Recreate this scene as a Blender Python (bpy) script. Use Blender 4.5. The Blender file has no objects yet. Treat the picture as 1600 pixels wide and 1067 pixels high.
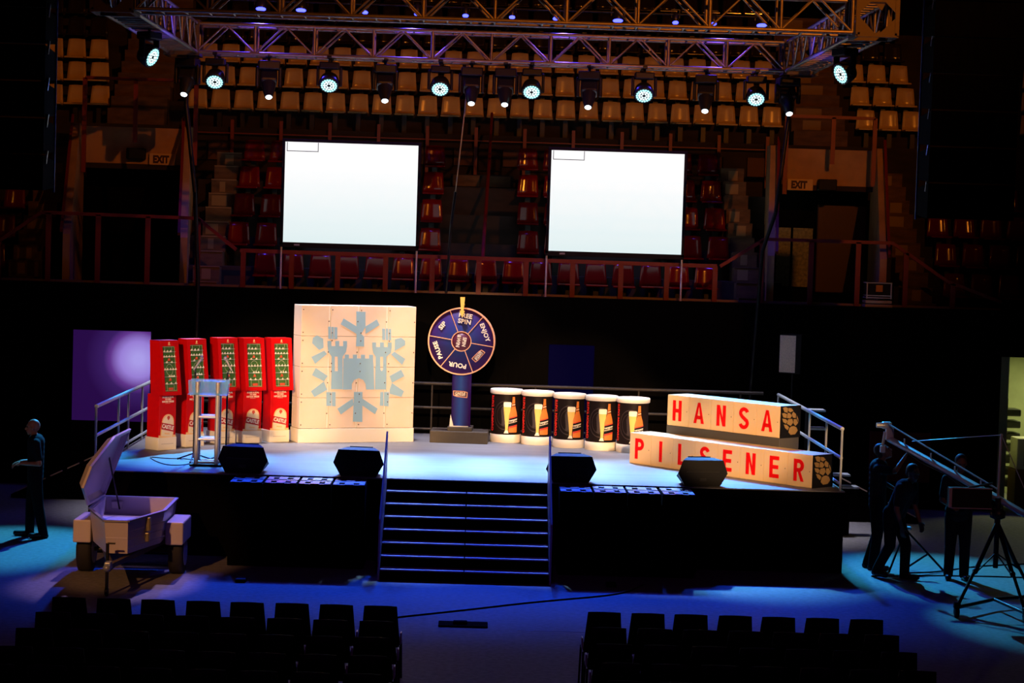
import bpy, bmesh, math, random
from mathutils import Vector, Matrix, Quaternion
random.seed(7)
PI = math.pi
S = bpy.context.scene
COL = S.collection

# ------------------------------------------------------------------ camera, world, exposure
def make_camera():
    yaw, roll, pit = math.radians(1.0), math.radians(1.78), math.radians(2.92)
    f = Vector((math.sin(yaw)*math.cos(pit), math.cos(yaw)*math.cos(pit), -math.sin(pit)))
    r0 = Vector((math.cos(yaw), -math.sin(yaw), 0)); u0 = r0.cross(f)
    r = r0*math.cos(roll)+u0*math.sin(roll); u = -r0*math.sin(roll)+u0*math.cos(roll)
    cd = bpy.data.cameras.new('camera'); cam = bpy.data.objects.new('camera', cd)
    cd.sensor_width = 36; cd.lens = 3255/1600*36; cd.clip_end = 200
    m = Matrix((r, u, -f)).transposed().to_4x4(); m.translation = Vector((0, -30, 4.75))
    cam.matrix_world = m; COL.objects.link(cam); S.camera = cam
make_camera()
W = bpy.data.worlds.new('hall'); S.world = W; W.use_nodes = True
bg = W.node_tree.nodes['Background']; bg.inputs[0].default_value = (1, .35, .2, 1); bg.inputs[1].default_value = 0.0006
S.view_settings.view_transform = 'Standard'
try: S.view_settings.look = 'None'
except Exception: pass
S.view_settings.exposure = 0.0; S.view_settings.gamma = 1.0
S.view_settings.use_curve_mapping = False

def spot(name, loc, target, col, power, ang, blend=.3, size=.08):
    l = bpy.data.lights.new(name, 'SPOT'); l.color = col; l.energy = power
    l.spot_size = math.radians(ang); l.spot_blend = blend; l.shadow_soft_size = size
    o = bpy.data.objects.new(name, l); COL.objects.link(o); o.location = loc
    o.rotation_euler = (Vector(target)-Vector(loc)).to_track_quat('-Z', 'Y').to_euler()
    return o
def area(name, loc, target, col, power, sx, sy):
    l = bpy.data.lights.new(name, 'AREA'); l.shape = 'RECTANGLE'; l.size = sx; l.size_y = sy; l.color = col; l.energy = power
    o = bpy.data.objects.new(name, l); COL.objects.link(o); o.location = loc
    o.rotation_euler = (Vector(target)-Vector(loc)).to_track_quat('-Z', 'Y').to_euler()
    return o
ICE = (.33, .6, 1.0); BLUE = (.004, .07, 1.0); WARM = (1.0, .58, .28); AMBER = (1.0, .26, .02)
WASH_X = [-4.71, -2.71, -.76, .85, 2.83, 4.81]
BEAM_X = [-5.25, -3.82, -1.77, -.24, .36, 1.84, 3.91, 5.36]
# deep blue wash from the rear truss, over the deck edge on to the arena floor
for x in WASH_X:
    spot('wash_beam', (x, 6.35, 7.15), (x*1.1, -.7, 0), BLUE, 2300, 34, .9, .14)
# icy profile beams: deck pools and the two side pools on the floor
TEAL = (.04, .46, .8); SKY = (.1, .5, 1.0)
for x, t, p, a, c in ((-5.25, (-6.9, .3, 0), 6500, 24, TEAL), (-3.82, (-4.2, 1.9, 1.2), 9000, 22, SKY), (-1.77, (-1.9, 1.8, 1.2), 8000, 27, ICE),
                (-.24, (-.6, 1.9, 1.2), 8000, 27, ICE), (.36, (1.0, 1.9, 1.2), 8000, 27, ICE), (1.84, (2.5, 1.7, 1.2), 8000, 27, ICE),
                (3.91, (4.1, 1.3, 1.2), 8500, 25, SKY), (5.36, (7.0, .1, 0), 6500, 24, TEAL), (4.81, (6.35, -1.2, 1.85), 6000, 10, TEAL)):  # last beam is added to brighten the crane, without a fixture
    spot('profile_beam', (x, 6.45, 7.0), t, c, p, a, .75 if a == 24 else .9, .07)
# front-of-house lamps on the set pieces, shuttered off the deck edge
for x, tx, ty, tz, p, a in ((-6, -4.0, 3.6, 2.2, 31000, 7.2), (-4, -2.0, 4.8, 2.25, 36000, 7.4), (0, -.1, 5.2, 2.4, 27000, 7.4), (3, 1.9, 4.8, 1.95, 36000, 6.6), (6, 3.6, 2.6, 1.8, 33000, 6.2), (7, 4.6, 1.2, 1.85, 24000, 5.2)):
    spot('front_lamp', (x, -24, 8.6), (tx, ty, tz), WARM, p, a, .45, .12)
# sodium house lamps over the camera side, on the far stands and the truss
spot('house_and_fill_lamp', (9, -20, 15), (-.5, 16, 10.6), AMBER, 8300, 42, .6, .12)
spot('house_and_fill_lamp', (-12, -20, 15), (0, 12, 6.5), AMBER, 450, 40, .5, .22)
spot('house_and_fill_lamp', (2, -16, 13), (0, 0, 8.6), AMBER, 150, 30, .5, .2)
spot('house_and_fill_lamp', (-8, -22, 9), (-4.7, -2.3, .8), (1, .42, .14), 8000, 7, .5, .1)  # narrow amber spot added to warm the trailer
spot('trailer_fill', (-3.6, 3.5, 7.8), (-4.6, -2, .8), (.65, .42, .95), 2300, 15, .6, .1)  # added lavender fill on the trailer, no fixture hangs there
spot('purple_fill', (0, -18, 13), (0, -9, 0), (.5, .03, .6), 260, 70, .9, .3)  # added purple fill over the near floor, no fixture for it
spot('house_and_fill_lamp', (9, -22, 9), (6.4, .2, 1.4), (1, .35, .2), 700, 8, .5, .1)  # weak warm fill added to bring out the crew by the crane
spot('house_and_fill_lamp', (-9, -22, 9), (-6.6, 1.2, 1.5), (1, .45, .25), 900, 5, .5, .1)  # weak warm fill added for the person at left
# cold downlight over the set pieces from unseen fixtures
for x in (-3.8, -1.2, 1.6, 4.2):
    spot('top_lamp', (x, 4.6, 7.9), (x*1.03, 4.7, 2), (.85, .82, 1), 2700, 46, .8, .15)

# ------------------------------------------------------------------ materials
MC = {}
def mat(name, col=(.5, .5, .5), rough=.6, metal=0., emit=None, es=0., spec=.5, noise=None, bump=0.):
    if name in MC: return MC[name]
    m = bpy.data.materials.new(name); m.use_nodes = True; nt = m.node_tree
    b = nt.nodes['Principled BSDF']
    b.inputs['Base Color'].default_value = (*col, 1); b.inputs['Roughness'].default_value = rough
    b.inputs['Metallic'].default_value = metal; b.inputs['Specular IOR Level'].default_value = spec
    if emit: b.inputs['Emission Color'].default_value = (*emit, 1); b.inputs['Emission Strength'].default_value = es
    if noise:
        scale, amt, stretch = noise
        tc = nt.nodes.new('ShaderNodeTexCoord'); mp = nt.nodes.new('ShaderNodeMapping'); mp.inputs['Scale'].default_value = stretch
        nz = nt.nodes.new('ShaderNodeTexNoise'); nz.inputs['Scale'].default_value = scale; nz.inputs['Detail'].default_value = 5
        nt.links.new(tc.outputs['Object'], mp.inputs[0]); nt.links.new(mp.outputs[0], nz.inputs[0])
        cr = nt.nodes.new('ShaderNodeValToRGB')
        cr.color_ramp.elements[0].position = .3; cr.color_ramp.elements[1].position = .7
        cr.color_ramp.elements[0].color = (*[max(0, c*(1-amt)) for c in col], 1)
        cr.color_ramp.elements[1].color = (*[min(1, c*(1+amt)) for c in col], 1)
        nt.links.new(nz.outputs[0], cr.inputs[0]); nt.links.new(cr.outputs[0], b.inputs['Base Color'])
        if bump:
            bp = nt.nodes.new('ShaderNodeBump'); bp.inputs['Strength'].default_value = bump
            nt.links.new(nz.outputs[0], bp.inputs['Height']); nt.links.new(bp.outputs[0], b.inputs['Normal'])
    MC[name] = m; return m
BLK = mat('black_cloth', (.0015, .0014, .0014), .95, spec=.04, noise=(30, .3, (1, 1, .1)))
BLKP = mat('black_paint', (.004, .004, .0045), .6, spec=.2)
BLKM = mat('black_metal', (.02, .02, .022), .4, .6)
STEEL = mat('rail_steel', (.5, .56, .58), .35, .3)
ALU = mat('truss_aluminium', (.34, .28, .24), .42, .7, noise=(8, .12, (1, 1, 1)))
DECK = mat('deck_vinyl', (.17, .17, .175), .55, spec=.35, noise=(1.6, .12, (.35, 3, 1)))
FLOOR = mat('arena_concrete', (.2, .19, .19), .6, spec=.3, noise=(14, .22, (1, 1, 1)))
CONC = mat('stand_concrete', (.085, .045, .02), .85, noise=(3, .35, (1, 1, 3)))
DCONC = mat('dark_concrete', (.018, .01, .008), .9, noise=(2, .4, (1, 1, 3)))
PORTAL = mat('portal_plaster', (.34, .2, .075), .8, noise=(2.5, .18, (1, 1, 1)))
NOSE = mat('step_nosing', (.2, .13, .07), .6)
REDP = mat('red_rail_paint', (.16, .01, .008), .5)
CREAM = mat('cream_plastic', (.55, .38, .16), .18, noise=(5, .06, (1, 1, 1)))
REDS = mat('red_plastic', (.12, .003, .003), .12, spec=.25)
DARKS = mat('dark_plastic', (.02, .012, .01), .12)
WHITE = mat('white_paint', (.8, .74, .62), .45)
OFFW = mat('offwhite_panel', (.74, .6, .46), .4, noise=(1.5, .07, (1, 1, 1)))
CREAMB = mat('cream_board', (.72, .5, .25), .5)
RED = mat('red_gloss', (.5, .0015, .002), .5, spec=.15)
REDL = mat('red_letter', (.7, .003, .002), .6, spec=.1)
ICEB = mat('ice_blue_vinyl', (.27, .46, .58), .4)
GOLD = mat('gold_print', (.8, .5, .2), .4)
GREEN = mat('pitch_green', (.04, .13, .025), .5, noise=(2, .25, (1, 1, 9)))
GREYD = mat('riser_grey', (.06, .055, .05), .7)

# ------------------------------------------------------------------ mesh builder
class MB:
    def __init__(s): s.v = []; s.f = []; s.mi = []; s.sm = []
    def add(s, vs, fs, mi=0, M=None, smooth=False):
        o = len(s.v)
        for p in vs: s.v.append(tuple(M @ Vector(p)) if M else tuple(p))
        for f in fs: s.f.append([i+o for i in f]); s.mi.append(mi); s.sm.append(smooth)
        return s
    def box(s, x0, x1, y0, y1, z0, z1, mi=0, M=None):
        vs = [(x0,y0,z0),(x1,y0,z0),(x1,y1,z0),(x0,y1,z0),(x0,y0,z1),(x1,y0,z1),(x1,y1,z1),(x0,y1,z1)]
        return s.add(vs, [(0,3,2,1),(4,5,6,7),(0,1,5,4),(1,2,6,5),(2,3,7,6),(3,0,4,7)], mi, M)
    def bev(s, x0, x1, y0, y1, z0, z1, b=.01, mi=0, M=None):   # box with bevelled edges
        bm = bmesh.new(); bmesh.ops.create_cube(bm, size=1)
        for v in bm.verts: v.co = Vector(((x0+x1)/2+v.co.x*(x1-x0), (y0+y1)/2+v.co.y*(y1-y0), (z0+z1)/2+v.co.z*(z1-z0)))
        bmesh.ops.bevel(bm, geom=bm.edges[:], offset=b, segments=2, affect='EDGES', profile=.5)
        return s.bm(bm, mi, M)
    def bm(s, bm, mi=0, M=None, smooth=False):
        bm.verts.index_update()
        s.add([v.co.copy() for v in bm.verts], [[v.index for v in f.verts] for f in bm.faces], mi, M, smooth); bm.free(); return s
    def tube(s, a, b, r1, r2=None, n=8, mi=0, M=None, caps=True):
        r2 = r1 if r2 is None else r2
        a = Vector(a); b = Vector(b); q = (b-a).to_track_quat('Z', 'Y')
        vs = []
        for p, r in ((a, r1), (b, r2)):
            for i in range(n):
                t = 2*PI*i/n; vs.append(p + q @ Vector((r*math.cos(t), r*math.sin(t), 0)))
        s.add(vs, [(i, (i+1) % n, n+(i+1) % n, n+i) for i in range(n)], mi, M, True)
        if caps: s.add(vs, [tuple(range(n-1, -1, -1)), tuple(range(n, 2*n))], mi, M)
        return s
    def path(s, pts, r, n=6, mi=0):
        for a, b in zip(pts, pts[1:]): s.tube(a, b, r, n=n, mi=mi)
        return s
    def bar(s, a, b, w, t, mi=0, M=None, up=(0, 0, 1)):        # rectangular bar from a to b
        a = Vector(a); b = Vector(b); d = (b-a).normalized(); u = Vector(up)
        x = d.cross(u); x = x.normalized() if x.length > 1e-4 else Vector((1, 0, 0)); z = x.cross(d)
        vs = [p + x*sx*w/2 + z*sz*t/2 for p in (a, b) for sx, sz in ((-1,-1),(1,-1),(1,1),(-1,1))]
        return s.add(vs, [(0,1,2,3),(7,6,5,4),(0,4,5,1),(1,5,6,2),(2,6,7,3),(3,7,4,0)], mi, M)
    def sph(s, c, r, n=12, m=8, mi=0, M=None, sc=(1, 1, 1), q=None):
        c = Vector(c); vs = []; fs = []
        for j in range(m+1):
            ph = PI*j/m
            for i in range(n):
                th = 2*PI*i/n; p = Vector((r*sc[0]*math.sin(ph)*math.cos(th), r*sc[1]*math.sin(ph)*math.sin(th), r*sc[2]*math.cos(ph)))
                if q: p = q @ p
                vs.append(c+p)
        for j in range(m):
            for i in range(n): fs.append((j*n+i, (j+1)*n+i, (j+1)*n+(i+1) % n, j*n+(i+1) % n))
        return s.add(vs, fs, mi, M, True)
    def lathe(s, prof, n=32, mi=0, M=None, smooth=True):        # prof: (r,z) from bottom to top
        vs = [(r*math.cos(2*PI*i/n), r*math.sin(2*PI*i/n), z) for r, z in prof for i in range(n)]
        fs = [(j*n+i, j*n+(i+1) % n, (j+1)*n+(i+1) % n, (j+1)*n+i) for j in range(len(prof)-1) for i in range(n)]
        s.add(vs, fs, mi, M, smooth)
        k = (len(prof)-1)*n
        return s.add(vs, [tuple(range(n-1, -1, -1)), tuple(range(k, k+n))], mi, M)
    def prism(s, poly, y0, y1, mi=0, M=None):                   # poly in (x,z), counter-clockwise seen from -y, extruded y0..y1
        n = len(poly); vs = [(x, y0, z) for x, z in poly]+[(x, y1, z) for x, z in poly]
        fs = [tuple(range(n)), tuple(range(2*n-1, n-1, -1))]+[((i+1) % n, i, n+i, n+(i+1) % n) for i in range(n)]
        return s.add(vs, fs, mi, M)
    def extr(s, poly, d, mi=0, M=None):                         # poly: 3-D points, extruded by vector d
        n = len(poly); d = Vector(d); p = [Vector(q) for q in poly]; vs = p+[q+d for q in p]
        fs = [tuple(range(n)), tuple(range(2*n-1, n-1, -1))]+[((i+1) % n, i, n+i, n+(i+1) % n) for i in range(n)]
        return s.add(vs, fs, mi, M)
    def disc(s, c, r, n=16, mi=0, M=None, nrm=(0, -1, 0), sx=1, sy=1):
        q = Vector(nrm).to_track_quat('Z', 'Y'); c = Vector(c)
        vs = [c + q @ Vector((r*sx*math.cos(2*PI*i/n), r*sy*math.sin(2*PI*i/n), 0)) for i in range(n)]
        return s.add(vs, [tuple(range(n))], mi, M)
    def mesh(s, name, mats):
        me = bpy.data.meshes.new(name); me.from_pydata(s.v, [], s.f); me.update()
        for m in (mats if isinstance(mats, (list, tuple)) else [mats]): me.materials.append(m)
        me.polygons.foreach_set('material_index', s.mi); me.polygons.foreach_set('use_smooth', s.sm)
        b = bmesh.new(); b.from_mesh(me); bmesh.ops.recalc_face_normals(b, faces=b.faces); b.to_mesh(me); b.free()
        return me
    def obj(s, name, mats, parent=None):
        o = bpy.data.objects.new(name, s.mesh(name, mats)); COL.objects.link(o)
        if parent: o.parent = parent
        return o
def tag(o, label=None, cat=None, group=None, kind=None):
    for k, v in (('label', label), ('category', cat), ('group', group), ('kind', kind)):
        if v: o[k] = v
    return o
def thing(name, label, cat, loc=(0, 0, 0), rz=0, group=None):
    o = bpy.data.objects.new(name, None); COL.objects.link(o); o.location = loc; o.rotation_euler = (0, 0, rz)
    o.empty_display_size = .1
    return tag(o, label, cat, group)
def copy_tree(o, parent=None):
    c = o.copy(); COL.objects.link(c)
    if parent: c.parent = parent
    for ch in KIDS(o): copy_tree(ch, c)
    return c
def KIDS(o): return [c for c in o.children]
def struct(name, mb, m): return tag(mb.obj(name, m), kind='structure')
def Tr(x=0, y=0, z=0, rx=0, ry=0, rz=0):
    return Matrix.Translation((x, y, z)) @ Matrix.Rotation(rz, 4, 'Z') @ Matrix.Rotation(ry, 4, 'Y') @ Matrix.Rotation(rx, 4, 'X')
ORD = 'first second third fourth fifth sixth seventh eighth ninth tenth eleventh twelfth thirteenth fourteenth fifteenth sixteenth seventeenth eighteenth nineteenth twentieth twenty-first twenty-second twenty-third twenty-fourth twenty-fifth twenty-sixth twenty-seventh twenty-eighth twenty-ninth thirtieth thirty-first thirty-second thirty-third'.split()
_tc = {}
def textmb(txt, size, depth=.003, bold=.0, sx=1., space=1.0, align='CENTER', line=1.0):
    """flat text standing in the xz plane, facing -y, centred; returns MB"""
    key = (txt, size, depth, bold, sx, space, align, line)
    if key not in _tc:
        cu = bpy.data.curves.new('t', 'FONT'); cu.body = txt; cu.size = size; cu.extrude = depth/2; cu.offset = bold
        cu.align_x = align; cu.align_y = 'CENTER'; cu.space_character = space; cu.space_line = line; cu.resolution_u = 3
        o = bpy.data.objects.new('t', cu); COL.objects.link(o)
        dg = bpy.context.evaluated_depsgraph_get(); dg.update()
        me = bpy.data.meshes.new_from_object(o.evaluated_get(dg))
        vs = [(v.co.x*sx, -v.co.z, v.co.y) for v in me.vertices]; fs = [tuple(p.vertices) for p in me.polygons]
        bpy.data.objects.remove(o); bpy.data.curves.remove(cu); bpy.data.meshes.remove(me)
        xs = [v[0] for v in vs]; zs = [v[2] for v in vs]; cx = (min(xs)+max(xs))/2; cz = (min(zs)+max(zs))/2
        if align == 'CENTER': vs = [(a-cx, b, c-cz) for a, b, c in vs]
        _tc[key] = (vs, fs)
    return _tc[key]
def addtext(mb, txt, size, M, mi=0, **k):
    vs, fs = textmb(txt, size, **k); mb.add(vs, fs, mi, M); return mb

# ------------------------------------------------------------------ arena shell
m = MB(); m.box(-13, 13, -16, 7.6, -.2, 0); struct('floor', m, FLOOR)
m = MB(); m.box(-13, 9.55, 7.6, 8.35, 0, 3.65); m.box(10.9, 13, 7.6, 8.35, 0, 3.65); m.box(9.55, 10.9, 7.6, 8.35, 2.82, 3.65)
struct('wall_back', m, BLK)
# floor chalk / tape lines on the concrete
m = MB(); m.box(-.9, 1.35, -11.6, -11.57, 0, .003); m.box(.6, 1.5, -5.12, -5.1, 0, .003)
tag(m.obj('floor_tape', mat('pale_tape', (.5, .5, .55), .6)), 'thin pale tape line across the floor between the two chair blocks', 'tape')

# ------------------------------------------------------------------ lower stand
ZL = lambda k: 3.45+.555*k           # floor of lower row k
def terr(mb, x0, x1, rows, y0=8.35, d=.8):
    for k in range(rows): mb.box(x0, x1, y0+d*k, 15.2, ZL(k)-.555 if k else 3.0, ZL(k))
m = MB(); terr(m, -12.5, -8.15, 5); terr(m, -5.6, 5.72, 5); terr(m, 7.85, 12.5, 5)
m.box(-8.15, -5.6, 8.35, 11.6, 3.3, 3.6); m.box(5.72, 7.85, 8.35, 11.6, 3.3, 3.6)
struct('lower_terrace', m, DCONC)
# upper stand
ZU = lambda k: 6.85+.56*k
m = MB()
for k in range(6): m.box(-12.5, 12.5, 14.4+.8*k, 20.5, ZU(k)-.56 if k else 5.6, ZU(k))
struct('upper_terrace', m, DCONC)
m = MB(); m.box(-12.5, 12.5, 20.5, 20.8, 5.6, 14); struct('wall_far', m, BLK)
# front wall of the upper stand: block infill panels between red posts
m = MB()
for i in range(25):
    x = -6.3+i*.52
    m.box(x, x+.48, 14.32, 14.4, 6.15+.05*math.sin(i*3), 6.55, i % 2)
struct('upper_wall_infill', m, [DCONC, mat('brown_block', (.1, .05, .03), .9)])
# upper stand rail
m = MB()
for i in range(13):
    x = -6.3+i*1.03; m.bar((x, 14.25, 5.75), (x, 14.25, 7.0), .07, .05)
m.bar((-6.4, 14.25, 6.72), (6.45, 14.25, 6.72), .02, .02)
tag(m.obj('guard_rail', REDP), 'long dark red rail on posts in front of the lowest cream seats', 'railing')
# aisle steps
def steps(name, x0, x1, y0, z0, n, rise, go, label, notch=True, patch=0):
    t = thing(name, label, 'steps', ((x0+x1)/2, y0, z0)); w = (x1-x0)/2
    for i in range(n):
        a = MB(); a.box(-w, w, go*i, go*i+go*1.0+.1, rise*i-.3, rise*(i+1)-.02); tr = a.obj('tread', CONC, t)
        b = MB(); b.box(-w, w, go*i-.015, go*i+.03, rise*(i+1)-.02, rise*(i+1)); b.obj('nosing', NOSE if notch else CONC, tr)
        if patch and (i*7+patch) % 3 != 0:
            c = MB(); c.box(-w*.75+.1*(i % 2), w*(.1+.12*((i+patch) % 4)), go*i-.008, go*i, rise*i+.03, rise*(i+1)-.05)
            c.obj('riser_patch', mat('pale_patch', (.2, .13, .06), .7), tr)
    return t
steps('aisle_steps', -5.29, -4.8, 8.4, 3.45, 10, .278, .4, 'concrete aisle steps with pale nosings between left exit and red seats', patch=1)
steps('aisle_steps', 4.83, 5.3, 8.4, 3.45, 10, .278, .4, 'concrete aisle steps between right screen and right exit', False, patch=2)
steps('aisle_steps', -8.7, -8.15, 8.4, 3.45, 10, .278, .4, 'dim aisle steps left of the left exit portal', False, patch=3)
steps('aisle_steps', 7.95, 8.5, 8.4, 3.45, 10, .278, .4, 'dim aisle steps right of the right exit portal', False, patch=4)
# centre aisle: big pale brown blocks
t = thing('aisle_steps', 'wide centre aisle steps of brown blocks between the two screens', 'steps', (.03, 9.2, ZL(0)))
for i in range(9):
    a = MB(); a.box(-.64, .64, .4*i, .4*i+.5, .278*i-.3, .278*(i+1)); tr = a.obj('tread', DCONC, t)
    if i > 0:
        for x0, x1, dz in ((-.6, -.05, .0), (.08, .58, 0)):
            b = MB(); b.box(x0, x1, .4*i-.03, .4*i, .278*i+.04+dz, .278*(i+1)-.02+dz); b.obj('block_face', CONC, tr)
# upper aisle steps
steps('upper_aisle_steps', -7.95, -6.75, 14.5, 6.9, 11, .28, .4, 'brown upper aisle steps left of the truss corner', False, patch=0)
steps('upper_aisle_steps', 6.65, 7.8, 14.5, 6.9, 11, .28, .4, 'brown upper aisle steps above the right exit', False, patch=3)
m = MB(); m.tube((.2, 14.2, 7.3), (.17, 12.6, 6.4), .03); m.tube((.17, 12.6, 6.4), (.08, 8.2, 4.3), .035)
tag(m.obj('aisle_handrail', REDP), 'single red handrail pipe running down the centre aisle', 'handrail')

# stand front railing
def rail_obj(name, pts, posts, label, zb=3.65, y=8.0, thick=.07):
    t = thing(name, label, 'railing', (pts[0][0], y, zb))
    a = MB(); ox = pts[0][0]
    for p, q in zip(pts, pts[1:]): a.bar((p[0]-ox, 0, p[1]-zb), (q[0]-ox, 0, q[1]-zb), thick, thick)
    a.obj('top_rail', REDP, t)
    for x in posts:
        zt = next((p[1]+(q[1]-p[1])*(x-p[0])/(q[0]-p[0]) for p, q in zip(pts, pts[1:]) if p[0]-.01 <= x <= q[0]+.01), pts[0][1])
        pm = MB(); pm.bar((x-ox, 0, 0), (x-ox, 0, zt-zb), .09, .06, up=(0, 1, 0)); pm.obj('post', REDP, t)
    return t
rail_obj('stand_railing', [(-4.33, 4.32), (4.36, 4.30)], [-4.27, -3.39, -2.55, -1.68, -.83, .02, .88, 1.73, 2.61, 3.45, 4.33], 'long red railing in front of the lowest red seats, under both screens')
rail_obj('exit_railing', [(-9.6, 3.9), (-8.68, 4.37), (-7.94, 4.9), (-5.22, 4.88), (-5.1, 4.87), (-4.4, 4.33)], [-8.7, -7.81, -6.91, -6.01, -5.1], 'dark red railing crossing in front of the left exit', thick=.06)
rail_obj('exit_railing', [(4.42, 4.3), (5.22, 4.82), (7.56, 4.82), (8.59, 4.15), (9.6, 3.8)], [5.18, 6.08, 6.94, 7.82, 8.7], 'dark red railing crossing in front of the right exit', thick=.06)
m = MB(); m.box(-9.6, 9.6, 8.02, 8.1, 3.65, 3.69); tag(m.obj('kerb_strip', NOSE), kind='structure')

# exit portals
def portal(x0, x1, label, sgn, ex):
    t = thing('exit_portal', label, 'exit portal', ((x0+x1)/2, 10.5, 3.6)); cx = (x0+x1)/2
    a = MB(); a.box(x0-cx, x1-cx, 0, .5, 2.24, 3.0); a.obj('lintel', PORTAL, t)
    a = MB(); a.box(x0-cx, x1-cx, -.03, 0, 2.2, 2.3); a.obj('lintel_edge', DCONC, t)
    for sd in (-1, 1):
        xe = (x0 if sd < 0 else x1)-cx; w = MB()
        pts = [(-2.3, .0), (-2.3, .92), (0, 3.05), (.5, 3.05), (.5, 0)]; sh = lambda y: .3*sgn*max(0, -y)/2.3
        w.extr([(xe-.07+sh(y), y, z) for y, z in pts], (.13, 0, 0)); w.obj('wing_wall', PORTAL, t)
        r = MB(); r.bar((xe-.09*sgn+sh(-2.3), -2.35, .98), (xe-.09*sgn, .05, 3.2), .05, .07); r.obj('wing_rail', REDP, t)
    a = MB(); a.box(x0-cx, x1-cx, 1.1, 1.2, 0, 2.24); a.obj('inner_wall', BLK, t)
    return t
pL = portal(-7.82, -5.68, 'pale plaster exit portal with sloping side walls at left, open and dark inside', 1, 0)
pR = portal(5.68, 7.75, 'pale plaster exit portal with sloping side walls at right, part lit inside', -1, 0)
# inside of the right portal
for x0, x1 in ((-.92, -.5), (-.45, -.06)):
    m = MB(); m.box(x0, x1, 1.0, 1.06, .3, 1.47)
    m.obj('lit_panel', mat('lit_block_wall', (.17, .17, .13), .85, noise=(18, .4, (1, 1, 1))), pR)
l = bpy.data.lights.new('portal_fill', 'POINT'); l.energy = 1.2; l.color = (.8, .9, .6); l.shadow_soft_size = .06  # added hidden light on the block wall, standing in for doorway light
o = bpy.data.objects.new('portal_fill', l); COL.objects.link(o); o.location = (6.15, 11.15, 5.65)
m = MB(); m.bev(0, .98, .85, .95, .2, 1.95, .02); m.obj('door_leaf', mat('dark_red_door', (.03, .003, .002), .6), pR)
def exit_sign(x, z, label, flip=False):
    t = thing('exit_sign', label, 'sign', (x, 10.44, z))
    a = MB(); a.bev(-.25, .25, -.025, .025, -.11, .11, .01); a.obj('sign_panel', mat('sign_cream', (.5, .34, .15), .5), t)
    a = MB(); addtext(a, 'EXIT', .19, Tr(-.02, -.03, 0), bold=.012, sx=.78); a.obj('lettering', mat('sign_red', (.03, .002, .002), .6), t)
exit_sign(-6.15, 6.0, 'small cream EXIT sign on the left portal lintel')
exit_sign(6.2, 5.9, 'small cream EXIT sign on the right portal lintel')
for x, z, lb in ((-6.65, 6.08, 'small black speaker box beside the left EXIT sign'), (6.72, 5.9, 'small black speaker box beside the right EXIT sign')):
    a = MB(); a.bev(-.18, .18, -.12, .06, -.1, .12, .02); o = tag(a.obj('wall_speaker', BLKP), lb, 'speaker'); o.location = (x, 10.43, z)
def portal_rail(x0, x1, xm, z, label):
    t = thing('portal_railing', label, 'railing', (x0, 10.1, 6.6))
    a = MB(); a.bar((0, 0, z-6.6), (x1-x0, 0, z-6.6), .06, .06); a.obj('top_rail', REDP, t)
    for x, zb in ((0, -.9), (xm-x0, -.3), (x1-x0, -.7)):
        a = MB(); a.bar((x, 0, zb), (x, 0, z-6.6), .08, .06, up=(0, 1, 0)); a.obj('post', REDP, t)
portal_rail(-7.6, -5.48, -6.63, 7.5, 'red railing standing over the left exit portal')
portal_rail(5.85, 7.55, 6.75, 7.2, 'red railing standing over the right exit portal')

# ------------------------------------------------------------------ stadium seats
def seat_mesh(name, m):
    b = MB(); N = 6
    # shell: curved back panel (we look at its back... the seats face the stage) and a pan
    def shell(u, v):      # u -1..1 across, v 0..1 up the back
        hw = .215-.035*v; return (u*hw, .02+.06*v+.035*(1-u*u), .42+.42*v-(.012*u*u if v > .9 else 0))
    for off in (0,):
        g = [[shell(-1+2*i/N, j/4) for i in range(N+1)] for j in range(5)]
        vs = [p for r in g for p in r]; k = len(vs); vs += [(x, y+.022, z) for x, y, z in vs]
        fs = []
        for j in range(4):
            for i in range(N):
                a = j*(N+1)+i; fs += [(a, a+1, a+N+2, a+N+1), (k+a, k+a+N+1, k+a+N+2, k+a+1)]
        rim = [i for i in range(N+1)]+[(j+1)*(N+1)-1 for j in range(1, 5)]+[4*(N+1)+i for i in range(N-1, -1, -1)]+[j*(N+1) for j in range(3, 0, -1)]
        for p, q in zip(rim, rim[1:]+rim[:1]): fs.append((p, k+p, k+q, q))
        b.add(vs, fs, 0, None, True)
    b.bev(-.21, .21, -.34, .05, .39, .43, .015)
    b.box(-.05, .05, -.1, .02, .0, .4, 1)
    return b.mesh(name, [m, BLKM])
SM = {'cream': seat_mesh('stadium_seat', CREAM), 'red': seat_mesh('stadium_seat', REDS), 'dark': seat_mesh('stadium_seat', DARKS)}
def seat(kind, x, y, z, label, group):
    o = bpy.data.objects.new('stadium_seat', SM[kind]); COL.objects.link(o); o.location = (x, y, z)
    o.rotation_euler = (random.uniform(-.02, .03), 0, random.uniform(-.03, .03))
    tag(o, label, 'seat', group)
RN = ['lowest', 'second', 'third', 'fourth', 'fifth', 'highest']
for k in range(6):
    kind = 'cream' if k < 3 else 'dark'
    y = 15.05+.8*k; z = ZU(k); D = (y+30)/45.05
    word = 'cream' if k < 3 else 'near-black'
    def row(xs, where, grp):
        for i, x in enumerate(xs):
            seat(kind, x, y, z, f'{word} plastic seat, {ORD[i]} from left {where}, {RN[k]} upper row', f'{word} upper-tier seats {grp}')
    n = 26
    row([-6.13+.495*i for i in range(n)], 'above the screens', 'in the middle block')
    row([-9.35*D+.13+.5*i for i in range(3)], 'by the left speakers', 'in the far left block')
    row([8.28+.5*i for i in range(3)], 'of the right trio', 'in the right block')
    if k < 3: row([11.85*D], 'past the right speaker array', 'past the right speakers')
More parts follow.
